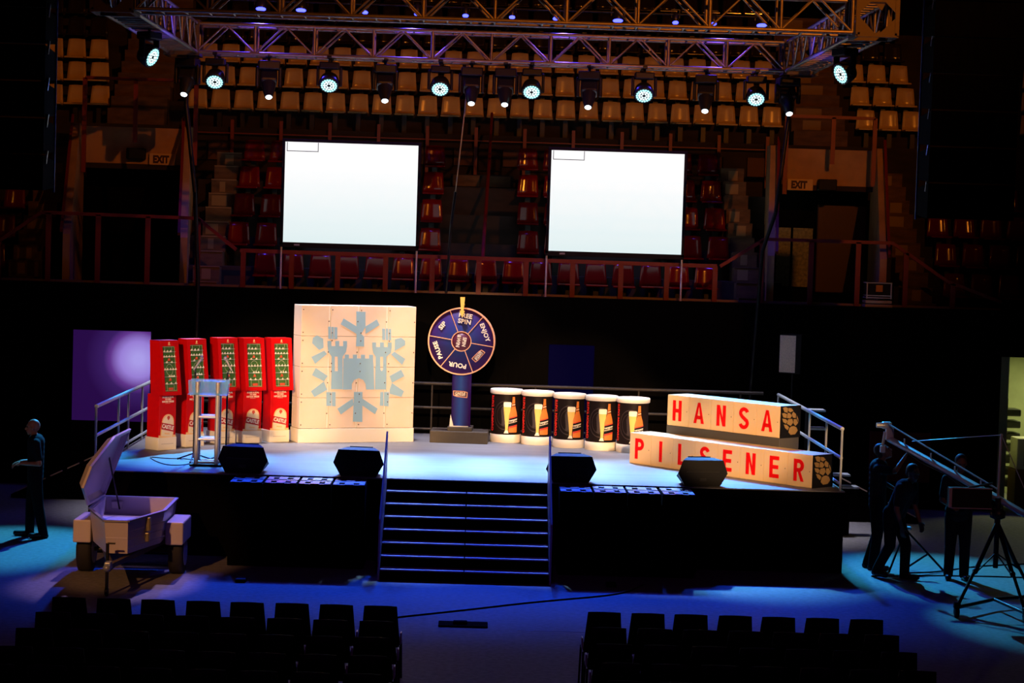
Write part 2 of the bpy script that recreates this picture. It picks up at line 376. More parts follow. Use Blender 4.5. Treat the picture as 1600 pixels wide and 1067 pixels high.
# lower red seats
for k in range(5):
    y = 8.95+.8*k; z = ZL(k)
    nm = ['front', 'second', 'third', 'fourth', 'top'][k]
    if k == 0: xs = [-3.97+.515*i for i in range(17)]
    else:
        g = [-4.57, -4.05, -3.53, -1.45, -.93, .94, 1.46, 3.54, 4.06, 4.58]; xs = [x*(1+.019*k) if False else x-.0 for x in g]
    for i, x in enumerate(xs):
        seat('red', x, y, z, f'glossy red seat, {ORD[i]} from left in the {nm} row around the screens', 'red seats of the lower tier')
for k in range(4):
    y = 8.95+.8*k; z = ZL(k); nm = ['front', 'second', 'third', 'fourth'][k]
    for i in range(3):
        if k == 3 and i: continue
        seat('red', -10.05+.52*i, y, z, f'dim red seat, {ORD[i]} from left in the {nm} row left of the left exit', 'dim red seats at far left')
    for i in range(6):
        seat('red', 8.95+.52*i, y, z, f'dim red seat, {ORD[i]} from left in the {nm} row right of the right exit', 'dim red seats at far right')

# ------------------------------------------------------------------ stage
m = MB(); m.box(-5.5, 5.4, -.12, 6.75, 1.185, 1.2); struct('stage_deck', m, DECK)
m = MB(); m.box(-5.5, 5.4, -.1, -.06, 0, 1.185); m.box(-5.5, -5.46, -.06, 6.75, 0, 1.185); m.box(5.36, 5.4, -.06, 6.75, 0, 1.185); m.box(-5.46, 5.36, 6.7, 6.75, 0, 1.185)
struct('stage_fascia', m, BLK)
# front stairs
t = thing('front_stairs', 'wide black front stairs with eight risers and pale blue-lit treads', 'stairs', (-.06, -.12, 0))
a = MB()
for i in range(7):
    z = 1.05-.15*i; y0 = -.235*(i+1); a.box(-1.15, 1.15, y0+.012, 0, 0 if i == 6 else z-.15, z-.02)
a.obj('riser_box', BLK, t)
for i in range(7):
    z = 1.05-.15*i; y0 = -.235*(i+1); b = MB()
    for s0, s1 in ((-1.15, -.012), (.002, 1.15)): b.bev(s0, s1, y0, y0+.24, z-.02, z, .004)
    b.obj('tread', mat('tread_grey', (.55, .5, .6), .5, noise=(6, .15, (1, 1, 1))), t)
for sd, x in ((-1, -1.17), (1, 1.17)):
    b = MB(); pts = [(0, .0), (0, 1.86), (-.02, 1.88), (-1.66, .83), (-1.7, .78), (-1.7, 0)]
    b.extr([(x-.012, y, z) for y, z in pts], (.024, 0, 0)); q = b.obj('side_panel', mat('panel_grey', (.5, .42, .5), .45), t)
# railings of the stage
def stage_rail(name, label, pts, posts, h=.9, z=1.2, STEEL=STEEL):
    t = thing(name, label, 'railing', (pts[0][0], pts[0][1], z)); ox, oy = pts[0]
    for nm, hz, r in (('top_rail', h, .03), ('mid_rail', h*.53, .025), ('bottom_rail', .1, .02)):
        a = MB()
        for p, q in zip(pts, pts[1:]): a.tube((p[0]-ox, p[1]-oy, hz), (q[0]-ox, q[1]-oy, hz), r)
        a.obj(nm, STEEL, t)
    for p in posts:
        a = MB(); a.tube((p[0]-ox, p[1]-oy, 0), (p[0]-ox, p[1]-oy, h), .018); a.obj('post', STEEL, t)
stage_rail('stage_railing', 'steel handrail along the left edge of the stage', [(-5.44, .05), (-5.44, 6.4)], [(-5.44, .05), (-5.44, 1.95), (-5.44, 2.85), (-5.44, 4.2), (-5.44, 6.4)])
stage_rail('stage_railing', 'steel handrail along the right edge of the stage', [(5.34, -.05), (5.34, 6.4)], [(5.34, -.05), (5.34, 1.3), (5.34, 2.9), (5.34, 6.4)])
stage_rail('back_railing', 'dim steel railing across the back of the stage', [(-5.1, 6.6), (5.1, 6.6)], [(x, 6.6) for x in (-4.4, -2.6, -.74, 1.08, 2.9, 4.7)], STEEL=mat('dull_steel', (.022, .017, .014), .6, .3))
# ramps down from the back corners
for sg, lb in ((-1, 'black ramp with a broken pale edge strip descending left from the stage'), (1, 'black ramp with a broken pale edge strip descending right from the stage')):
    xe = -5.52 if sg < 0 else 5.42
    t = thing('access_ramp', lb, 'ramp', (xe, 5.6, 0)); L = 2.35
    a = MB(); a.extr([(0, 0, 0), (sg*L, 0, 0), (sg*L, 0, .06), (0, 0, 1.2)], (0, 1.0, 0)); a.obj('ramp_body', BLK, t)
    a = MB()
    for i in range(8):
        p = .02+i*.122; q = p+.085
        a.bar((sg*L*p, -.01, 1.2-1.14*p+.01), (sg*L*q, -.01, 1.2-1.14*q+.01), .03, .02)
    a.obj('edge_strip', mat('strip_cream', (.6, .45, .35), .5), t)
# back step blocks at the right back corner
t = thing('side_steps', 'three pale-topped steps behind the right hop block', 'steps', (5.6, 3.9, 0))
for i, (z, x) in enumerate(((2.05, 0), (1.75, .03), (1.0, .45), (.8, .6))):
    a = MB(); a.box(x-.12, x+.16, .0, .3, z-.03, z); a.obj('tread', STEEL, t)
a = MB(); a.box(-.13, -.09, .02, .28, 0, 2.02); a.box(-.12, .18, .05, .28, 0, 1.72); a.box(.15, .62, .02, .28, 0, .77); a.obj('step_frame', BLK, t)

# speaker boxes standing before the stage front, fittings on their lids
for side, xs in (('left', [-3.16, -2.68, -2.2, -1.72]), ('right', [1.48, 1.96, 2.44, 2.93])):
    for i, x in enumerate(xs):
        t = thing('stage_box', f'black box before the stage, {ORD[i]} from left of the {side} four', 'box', (x, -.53, 0), group=f'{side} boxes before the stage')
        a = MB(); a.bev(-.235, .235, -.38, .38, 0, 1.17, .012); a.obj('case_body', BLK, t)
        a = MB()
        for y0, y1 in ((-.36, -.04), (.04, .36)):
            for q_, bx in enumerate(((-.22, .22, y0, y0+.07), (-.22, .22, y1-.07, y1), (-.22, -.14, y0, y1), (.14, .22, y0, y1), (-.06, .06, y0, y1))):
                a.box(bx[0], bx[1], bx[2], bx[3], 1.17, 1.18+.0015*q_)
        a.obj('lid_fitting', mat('lid_metal', (.4, .42, .45), .35, .6), t)

# wedge monitors
def wedge(x, y, rz, label):
    t = thing('wedge_monitor', label, 'stage monitor', (x, y, 1.2), rz)
    a = MB()   # hexagonal outline seen from behind; narrower at the top and sloped grille facing upstage
    F = [(-.26, 0), (.26, 0), (.37, .19), (.3, .38), (-.3, .38), (-.37, .19)]
    n = 6; vs = [(p[0], 0, p[1]) for p in F]
    back = [(-.2, .44, 0), (.2, .44, 0), (.28, .44, .1), (.2, .2, .4), (-.2, .2, .4), (-.28, .44, .1)]
    a.add(vs+back, [tuple(range(n)), tuple(range(2*n-1, n-1, -1))]+[((i+1) % n, i, n+i, n+(i+1) % n) for i in range(n)])
    a.obj('cabinet', BLKP, t)
    b = MB(); b.box(-.24, .24, -.012, 0, .205, .215); b.box(-.05, .05, -.014, 0, .08, .12); b.obj('rear_panel', BLKM, t)
    b = MB(); b.extr([(-.18, .435, .13), (.18, .435, .13), (.17, .23, .4), (-.17, .23, .4)], (0, .012, .01)); b.obj('grille', BLKM, t)
wedge(-3.31, .02, math.radians(-8), 'black wedge monitor beside the ladder lectern, leftmost on the deck')
wedge(-1.64, .02, math.radians(-6), 'black wedge monitor at the left rail of the front stairs')
wedge(1.44, .02, math.radians(5), 'black wedge monitor at the right rail of the front stairs')
wedge(3.35, -.0, math.radians(9), 'black wedge monitor in front of the red PILSENER letters')
# cables on the deck
def cable(name, pts, r, m, label):
    cu = bpy.data.curves.new(name, 'CURVE'); cu.dimensions = '3D'; cu.bevel_depth = r; cu.bevel_resolution = 1; cu.resolution_u = 6
    sp = cu.splines.new('NURBS'); sp.points.add(len(pts)-1); sp.use_endpoint_u = True; sp.order_u = 4
    for p, q in zip(sp.points, pts): p.co = (*q, 1)
    o = bpy.data.objects.new(name, cu); COL.objects.link(o)
    dg = bpy.context.evaluated_depsgraph_get(); dg.update(); me = bpy.data.meshes.new_from_object(o.evaluated_get(dg)); bpy.data.objects.remove(o)
    me.materials.clear(); me.materials.append(m); o = bpy.data.objects.new(name, me); COL.objects.link(o)
    return tag(o, label, 'cable')
cable('microphone_cable', [(-4.2, .9, 1.206), (-4.4, .5, 1.206), (-4.7, 1.0, 1.206), (-5.0, 1.9, 1.206), (-4.6, 1.4, 1.206), (-4.3, 1.7, 1.206), (-4.0, 1.2, 1.206)], .008, BLKM, 'thin black cable looping over the deck left of the lectern')
cable('floor_cable', [(-1.3, -4.9, .01), (-.87, -4.51, .01), (0, -3.9, .01), (.57, -3.4, .01), (1.3, -2.9, .01), (2.04, -2.45, .01), (2.25, -2.0, .01), (2.4, -1.6, .01)], .012, BLKM, 'thin dark cable crossing the blue floor from the stage to the left chairs')
m = MB(); m.bev(-.3, .3, -.16, .16, 0, .02, .008); m.bev(-.12, .05, -.06, .06, .02, .05, .01)
o = tag(m.obj('floor_hatch', BLK), 'small dark floor plate lying between the two chair blocks', 'floor plate'); o.location = (-.05, -4.88, 0)
for x, y, lb in ((1.95, -1.75, 'small dark connector box on the floor right of the front stairs'), (-3.05, -2.2, 'small dark plug on the floor right of the trailer')):
    m = MB(); m.bev(-.07, .07, -.1, .1, 0, .05, .012); m.tube((0, .1, .02), (0, .2, .02), .012); o = tag(m.obj('connector_box', BLKP), lb, 'connector'); o.location = (x, y, 0)

# ------------------------------------------------------------------ snowflake / castle wall
t = thing('castle_wall', 'tall cream panelled wall with an ice-blue castle and snowflake emblem', 'display wall', (-2.89, 4.48, 1.2), math.radians(22.1))
WW, HH = 2.02, 2.29
a = MB(); a.bev(-.01, WW+.01, -.012, .44, 0, .235, .006); a.obj('plinth', WHITE, t)
def fp(X, Y): return ((X-(68+(1003-Y)*.033))/802*WW, (1003-Y)/940*HH)       # drawing grid of the emblem on the face
for r in range(4):
    z0 = .24+r*.5125
    for c in range(4):
        x0 = c*WW/4
        b = MB(); b.bev(x0+.002, x0+WW/4-.002, 0, .42, z0+.002, z0+.5105, .004); blk = b.obj('block', WHITE, t)
        b = MB(); b.bev(x0+.004, x0+WW/4-(.03 if c < 3 else .006), -.008, 0, z0+.004, z0+.508, .002); b.obj('front_panel', OFFW, blk)
        b = MB()
        for sx, sz in ((.03, .06), (.03, .44), (.475, .25)): b.sph((x0+sx, -.012, z0+sz), .011, 8, 4, sc=(1, .6, 1))
        b.obj('screw', mat('screw_brown', (.12, .07, .05), .4, .5), blk)
def emb(polys, nm):
    b = MB()
    for P_ in polys: b.prism([fp(*p) for p in P_], -.012, -.006)
    return b.obj(nm, ICEB, t)
mir = lambda P_: [(1000-x, y) for x, y in P_][::-1]
emb([[(474,101),(538,103),(538,205),(508,255),(528,275),(528,342),(470,340),(474,275)],
     [(365,190),(385,150),(474,203),(474,255)], [(538,203),(618,154),(637,192),(538,255)]], 'snowflake_top')
emb([[(172,285),(200,268),(243,290),(245,352),(214,368),(166,322)], [(160,415),(250,372),(268,395),(186,463)],
     [(278,208),(296,208),(296,292),(278,290)], [(299,209),(316,209),(316,292),(299,292)], [(320,210),(341,212),(341,292),(320,292)],
     [(163,540),(190,490),(272,545),(246,582)], [(155,650),(246,582),(268,640),(180,690)],
     [(262,655),(296,655),(296,752),(262,750)], [(300,655),(326,655),(326,754),(300,752)]], 'snowflake_left')
emb([[(745,290),(790,278),(818,300),(818,330),(742,372)], [(718,395),(740,375),(818,425),(796,468)],
     [(655,216),(676,216),(676,296),(655,294)], [(680,216),(698,216),(698,296),(680,296)], [(702,217),(718,218),(718,298),(702,298)],
     [(706,545),(788,500),(812,545),(722,592)], [(706,640),(722,592),(808,650),(790,690),(706,668)],
     [(640,655),(662,655),(662,752),(636,750)], [(666,655),(702,655),(698,756),(666,752)]], 'snowflake_right')
emb([[(455,655),(514,655),(512,862),(446,860)], [(338,770),(446,700),(452,745),(362,810)], [(512,700),(620,770),(602,810),(512,748)]], 'snowflake_bottom')
# castle: towers with crenellations, curtain wall and arch
def crenel(x0, x1, yt, yb, n):
    w = (x1-x0)/(2*n-1); out = []
    for i in range(n): out.append([(x0+2*i*w, yt), (x0+2*i*w+w, yt), (x0+2*i*w+w, yb), (x0+2*i*w, yb)])
    return out
cp = []
cp += crenel(272, 408, 305, 342, 3)+crenel(584, 722, 312, 346, 3)+crenel(392, 590, 398, 426, 4)
cp += [[(272,340),(408,340),(400,380),(376,412),(300,412),(278,380)], [(300,412),(322,412),(322,512),(298,512)], [(343,412),(376,412),(376,512),(343,512)],
       [(298,512),(376,512),(376,636),(295,636)],
       [(584,344),(722,344),(716,384),(684,412),(684,470),(660,470),(660,412),(640,412),(640,470),(608,470),(608,412),(590,384)],
       [(606,468),(641,468),(641,500),(650,512),(660,500),(660,468),(684,468),(682,638),(602,638)],
       [(382,424),(590,424),(594,484),(598,638),(540,638),(536,600),(520,572),(488,560),(456,572),(440,600),(438,638),(378,638)]]
emb(cp, 'castle_emblem')

# ------------------------------------------------------------------ football pitch towers
def tower():
    t = thing('pitch_tower', '', 'display tower')
    W_ = .17
    a = MB(); a.bev(-.185, .185, 0, .32, 0, .2, .006); pl = a.obj('plinth', WHITE, t)
    a = MB(); a.box(-.12, .12, -.003, 0, .095, .1); a.obj('plinth_print', mat('grey_print', (.3, .27, .22), .6), pl)
    a = MB(); a.bev(-.172, .172, .01, .3, .2, .88, .006); ped = a.obj('pedestal', RED, t)
    a = MB(); a.box(-.172, .172, .006, .01, .2, .235); a.obj('gold_band', GOLD, ped)
    # beige badge with banner
    a = MB(); pts = []
    for i in range(13):
        th = PI*i/12; pts.append((.118*math.cos(th), .45+.118*math.sin(th)))
    pts += [(-.13, .34), (-.125, .215), (.125, .215), (.13, .34)]
    lean = Matrix.Shear('XZ', 4, (.08, 0)) if False else Matrix.Identity(4)
    Mb = Matrix.Translation((.015, 0, 0)) @ Matrix.Rotation(math.radians(-7), 4, 'Y')
    Mb = Matrix.Translation((-.03, 0, 0)) @ Matrix.Rotation(math.radians(5), 4, 'Y')
    a.prism(pts, .002, .008, 0, Mb)
    pi = [(x*.86, .22+(z-.22)*.93) for x, z in pts]; a.prism(pi, 0, .004, 1, Mb); a.obj('badge', [GOLD, mat('badge_cream', (.78, .66, .45), .5)], ped)
    a = MB(); a.prism([(-.128, .325), (.128, .295), (.128, .4), (-.128, .43)], -.004, 0, 0, Mb); a.obj('banner', mat('banner_red', (.4, .01, .01), .5), ped)
    a = MB(); addtext(a, 'CASTLE', .084, Mb @ Tr(0, -.006, .365, ry=math.radians(7)), bold=.003, sx=.82); a.obj('lettering', WHITE, ped)
    a = MB(); a.prism([(-.03, .51), (0, .47), (.03, .51), (.018, .54), (-.018, .54)], -.003, 0, 0, Mb); a.obj('crest', mat('crest_red', (.5, .06, .02), .5), ped)
    a = MB(); a.box(-.05, .05, -.003, 0, .25, .27, 0, Mb); a.obj('badge_print', GOLD, ped)
    a = MB()
    for i, (s_, z) in enumerate((('SCORE A GOAL', .835), ('TO WIN', .80), ('INSTANT PRIZES', .765))): addtext(a, s_, .037, Tr(.0, .004, z), bold=.0012, sx=.86)
    a.box(-.07, .07, .004, .008, .858, .862); a.box(-.05, .05, .004, .008, .738, .742)
    a.obj('print', mat('print_cream', (.85, .7, .5), .5), ped)
    # upper box leaning back
    fr = [(-.215, -.1, .87), (.215, -.1, .87), (.215, .02, 1.73), (-.215, .02, 1.73)]
    ca = MB(); q = [(x, y, z) for x, y, z in fr]; bk = [(x, .2 if z < 1 else .25, z) for x, y, z in fr]
    ca.add(q+bk, [(4,5,6,7),(0,4,7,3),(1,2,6,5),(3,7,6,2),(0,1,5,4)])
    # frame around the recessed pitch
    def F_(u, v, d=0): return (u, -.1+.12*(v-.87)/.86+d, v)
    o4 = [(-.215, .87), (.215, .87), (.215, 1.73), (-.215, 1.73)]; i4 = [(-.15, .93), (.15, .93), (.15, 1.64), (-.15, 1.64)]
    vs = [F_(*p) for p in o4]+[F_(*p) for p in i4]+[F_(*p, .03) for p in i4]
    ca.add(vs, [(0,1,5,4),(1,2,6,5),(2,3,7,6),(3,0,4,7),(4,5,9,8),(5,6,10,9),(6,7,11,10),(7,4,8,11)])
    box = ca.obj('cabinet', RED, t); box.scale = (.89, 1, 1)
    pm = MB(); pm.add([F_(*p, .03) for p in i4], [(0, 1, 2, 3)]); pit = pm.obj('pitch', GREEN, box)
    lm = MB(); 
    def ln(u0, v0, u1, v1): lm.add([F_(u0, v0, .028), F_(u1, v0, .028), F_(u1, v1, .028), F_(u0, v1, .028)], [(0, 1, 2, 3)])
    for u in (-.138, .134): ln(u, .94, u+.004, 1.63)
    for v in (.94, 1.626, 1.27): ln(-.138, v, .138, v+.004)
    for v in (1.04, 1.54): ln(-.08, v, .08, v+.004)
    for u in (-.08, .076): ln(u, .94, u+.004, 1.04); ln(u, 1.54, u+.004, 1.63)
    for i in range(20):
        th = 2*PI*i/20; th2 = 2*PI*(i+1)/20
        lm.add([F_(r*math.cos(q_)*.075, 1.27+r*math.sin(q_)*.09, .027) for r, q_ in ((1, th), (1, th2), (.95, th2), (.95, th))], [(0, 1, 2, 3)])
    lm.obj('line_marking', mat('pitch_white', (.75, .75, .6), .6), pit)
    for v, us in ((1.55, (-.11, -.04, .03)), (1.47, (-.125, -.07, -.01, .05, .11)), (1.38, (-.07, .04)), (1.27, (-.125, -.065, .0, .06, .12)), (1.16, (-.03, .02, .07)), (1.05, (-.1, 0, .1))):
        rd = MB(); rd.tube(F_(-.15, v, .012), F_(.15, v, .012), .0035, n=5, mi=0)
        for u in us:
            rd.box(u-.014, u+.014, F_(u, v)[1]-.004, F_(u, v)[1]+.02, v-.004, v+.012, 1); rd.sph((u, F_(u, v)[1]+.004, v+.02), .009, 6, 4, 1)
        rd.obj('player_rod', [STEEL, mat('figure_white', (.85, .82, .7), .5)], pit)
    rd = MB()
    for v in (1.43, 1.12):
        rd.sph(F_(-.01, v, .012), .02, 8, 5); rd.box(-.04, .02, F_(0, v)[1]+.01, F_(0, v)[1]+.02, v-.025, v-.012)
    rd.box(-.05, .05, F_(0, .965, .02)[1], F_(0, .965, .03)[1], .95, .99); rd.obj('goal_mark', mat('goal_red', (.6, .08, .03), .5), pit)
    em = MB(); em.sph(F_(0, 1.685, -.002), .022, 8, 6, sc=(.8, .25, 1)); em.box(-.025, .025, -.004+F_(0, 1.66)[1], F_(0, 1.66)[1], 1.655, 1.665); em.obj('emblem', GOLD, box)
    return t
tw = tower()
TW = [(-4.94, 2.67, 48, 'leftmost of five'), (-4.60, 3.30, 44, 'second of five from left'), (-4.19, 3.95, 39, 'middle one behind the ladder lectern'),
      (-3.79, 4.15, 35, 'second of five from right'), (-3.37, 4.42, 33, 'rightmost, nearest the castle wall')]
for i, (x, y, a_, s_) in enumerate(TW):
    o = tw if i == 0 else copy_tree(tw)
    th = math.radians(a_); o.rotation_euler = (0, 0, th); o.location = (x+.19*math.cos(th), y+.19*math.sin(th), 1.2)
    tag(o, f'red tower with a green football pitch, {s_}', 'display tower', 'red football towers')

# ------------------------------------------------------------------ prize wheel
t = thing('prize_wheel', 'round purple and blue prize wheel with yellow pointer on a blue column', 'prize wheel', (-.24, 5.2, 1.2), math.radians(-3))
a = MB(); a.bev(-.49, .49, -.03, .62, 0, .2, .01); a.obj('base', mat('base_brown', (.05, .038, .022), .7, noise=(3, .2, (1, 1, 1))), t)
a = MB(); a.bev(-.2, .22, .05, .5, .2, .27, .008); a.obj('foot_block', mat('base_brown', (.05, .038, .022)), t)
def gradmat(name, c0, c1, mode, sc):
    m = bpy.data.materials.new(name); m.use_nodes = True; nt = m.node_tree; b = nt.nodes['Principled BSDF']; b.inputs['Roughness'].default_value = .5; b.inputs['Specular IOR Level'].default_value = .1
    tc = nt.nodes.new('ShaderNodeTexCoord'); sp = nt.nodes.new('ShaderNodeSeparateXYZ'); nt.links.new(tc.outputs['Object'], sp.inputs[0])
    cr = nt.nodes.new('ShaderNodeValToRGB'); cr.color_ramp.elements[0].color = (*c0, 1); cr.color_ramp.elements[1].color = (*c1, 1)
    if mode == 'R':
        cb = nt.nodes.new('ShaderNodeCombineXYZ'); nt.links.new(sp.outputs[0], cb.inputs[0]); nt.links.new(sp.outputs[2], cb.inputs[1])
        ln = nt.nodes.new('ShaderNodeVectorMath'); ln.operation = 'LENGTH'; nt.links.new(cb.outputs[0], ln.inputs[0]); src = ln.outputs['Value']
    else:
        ab = nt.nodes.new('ShaderNodeMath'); ab.operation = 'ABSOLUTE'; nt.links.new(sp.outputs[0], ab.inputs[0]); src = ab.outputs[0]
    mu = nt.nodes.new('ShaderNodeMath'); mu.operation = 'MULTIPLY'; mu.inputs[1].default_value = sc
    nt.links.new(src, mu.inputs[0]); nt.links.new(mu.outputs[0], cr.inputs[0]); nt.links.new(cr.outputs[0], b.inputs['Base Color'])
    return m
a = MB(); a.lathe([(.165, .27), (.165, 1.2)], 40, M=Tr(.01, .28, 0)); col = a.obj('column', gradmat('column_print', (.015, .065, .3), (.045, .009, .12), 'X', 6), t)
a = MB(); a.extr([(-.17, .12, .27), (-.1, .11, .27), (-.155, .115, .48)], (0, .008, 0)); a.box(-.1, .15, .1, .112, .272, .285); a.obj('peeled_edge', WHITE, col)
def logo(parent, M, s=1.):
    a = MB(); a.prism([(-.125*s, .055*s), (.06*s, .05*s), (.125*s, .035*s), (.12*s, -.065*s), (-.06*s, -.05*s), (-.12*s, -.03*s)], -.004, 0, 0, M)
    a.prism([(-.112*s, .045*s), (.05*s, .04*s), (.112*s, .025*s), (.108*s, -.052*s), (-.05*s, -.04*s), (-.106*s, -.022*s)], -.006, -.004, 1, M)
    lg = a.obj('logo', [mat('logo_tan', (.75, .35, .22), .5), mat('logo_maroon', (.07, .01, .02), .5)], parent)
    a = MB(); addtext(a, 'CASTLE', .05*s, M @ Tr(0, -.008, .012*s), bold=.002*s, sx=1.0); addtext(a, 'MILK STOUT', .03*s, M @ Tr(0, -.008, -.022*s), bold=.0012*s, sx=1.0)
    a.obj('lettering', WHITE, lg)
logo(col, Tr(0, .112, .83))
wh = thing('wheel_disc_pivot', None, None); bpy.data.objects.remove(wh)
CZ = 1.73
a = MB(); a.lathe([(.0, 0), (.556, 0), (.556, .035), (0, .035)], 64, M=Matrix.Rotation(PI/2, 4, 'X'))
disc = a.obj('wheel', gradmat('wheel_print', (.008, .045, .2), (.038, .008, .09), 'R', 1.75), t); disc.location = (0, .05, CZ); disc.rotation_euler = (0, 0, math.radians(-4))
# ring rim and divider strips (children of the disc)
TAN = mat('wheel_tan', (.85, .42, .22), .45)
def ring(r0, r1, y0, y1, n=64):
    b = MB(); vs = []
    for r, y in ((r0, y0), (r1, y0), (r1, y1), (r0, y1)):
        for i in range(n): vs.append((r*math.cos(2*PI*i/n), y, r*math.sin(2*PI*i/n)))
    fs = [(j*n+i, j*n+(i+1) % n, ((j+1) % 4)*n+(i+1) % n, ((j+1) % 4)*n+i) for j in range(4) for i in range(n)]
    return b.add(vs, fs)
ring(.55, .572, -.045, .05).obj('rim', TAN, disc)
ring(.158, .172, -.042, -.034).obj('hub_ring', TAN, disc)
a = MB(); a.lathe([(0, .035), (.16, .035), (.16, .038), (0, .038)], 40, M=Matrix.Rotation(PI/2, 4, 'X')); a.obj('hub', mat('hub_maroon', (.09, .012, .04), .4), disc)
for ang in (112, 50, -8, -68, -128, 172):
    r = math.radians(ang); c_, s_ = math.cos(r), math.sin(r)
    b = MB(); b.bar((.165*c_, -.038, .165*s_), (.553*c_, -.038, .553*s_), .012, .006, up=(0, 1, 0)); b.obj('divider', TAN, disc)
def wtxt(s_, ang, rad, size, line=1., sx=1., nm='lettering', rot=None, off=0):
    r = math.radians(ang); a = MB(); rr = math.radians(ang-90 if rot is None else rot)
    M = Tr(rad*math.cos(r), -.04, rad*math.sin(r)) @ Matrix.Rotation(-rr, 4, 'Y') @ Tr(0, 0, off)
    addtext(a, s_, size, M, bold=size*.036, sx=sx*1.05, line=line, space=1.06); a.obj(nm, WHITE, disc)
wtxt('FREE\nSPIN', 82, .39, .105, line=.95, sx=.98)
wtxt('ENJOY', 22, .42, .1); wtxt('POUR', -98, .41, .105); wtxt('PAUSE', -158, .43, .1); wtxt('SIP', 142, .42, .105)
wtxt('SPIN', -8, .05, .085, rot=-98, sx=.85); wtxt('&WIN', 172, .05, .085, rot=-98, sx=.85)
r = math.radians(-38); logo(disc, Tr(.38*math.cos(r), -.036, .38*math.sin(r)) @ Matrix.Rotation(-math.radians(-128), 4, 'Y'), .95)
a = MB(); a.extr([(-.04, -.03, CZ+.75), (.04, -.03, CZ+.75), (.022, -.03, CZ+.52), (.045, -.03, CZ+.52), (0, -.03, CZ+.4), (-.045, -.03, CZ+.52), (-.022, -.03, CZ+.52)], (0, .015, 0))
a.box(-.03, .03, -.02, .25, CZ+.6, CZ+.63); a.tube((0, .24, CZ+.62), (0, .24, 1.1), .02)
a.obj('pointer', mat('pointer_yellow', (.95, .62, .1), .4), t)

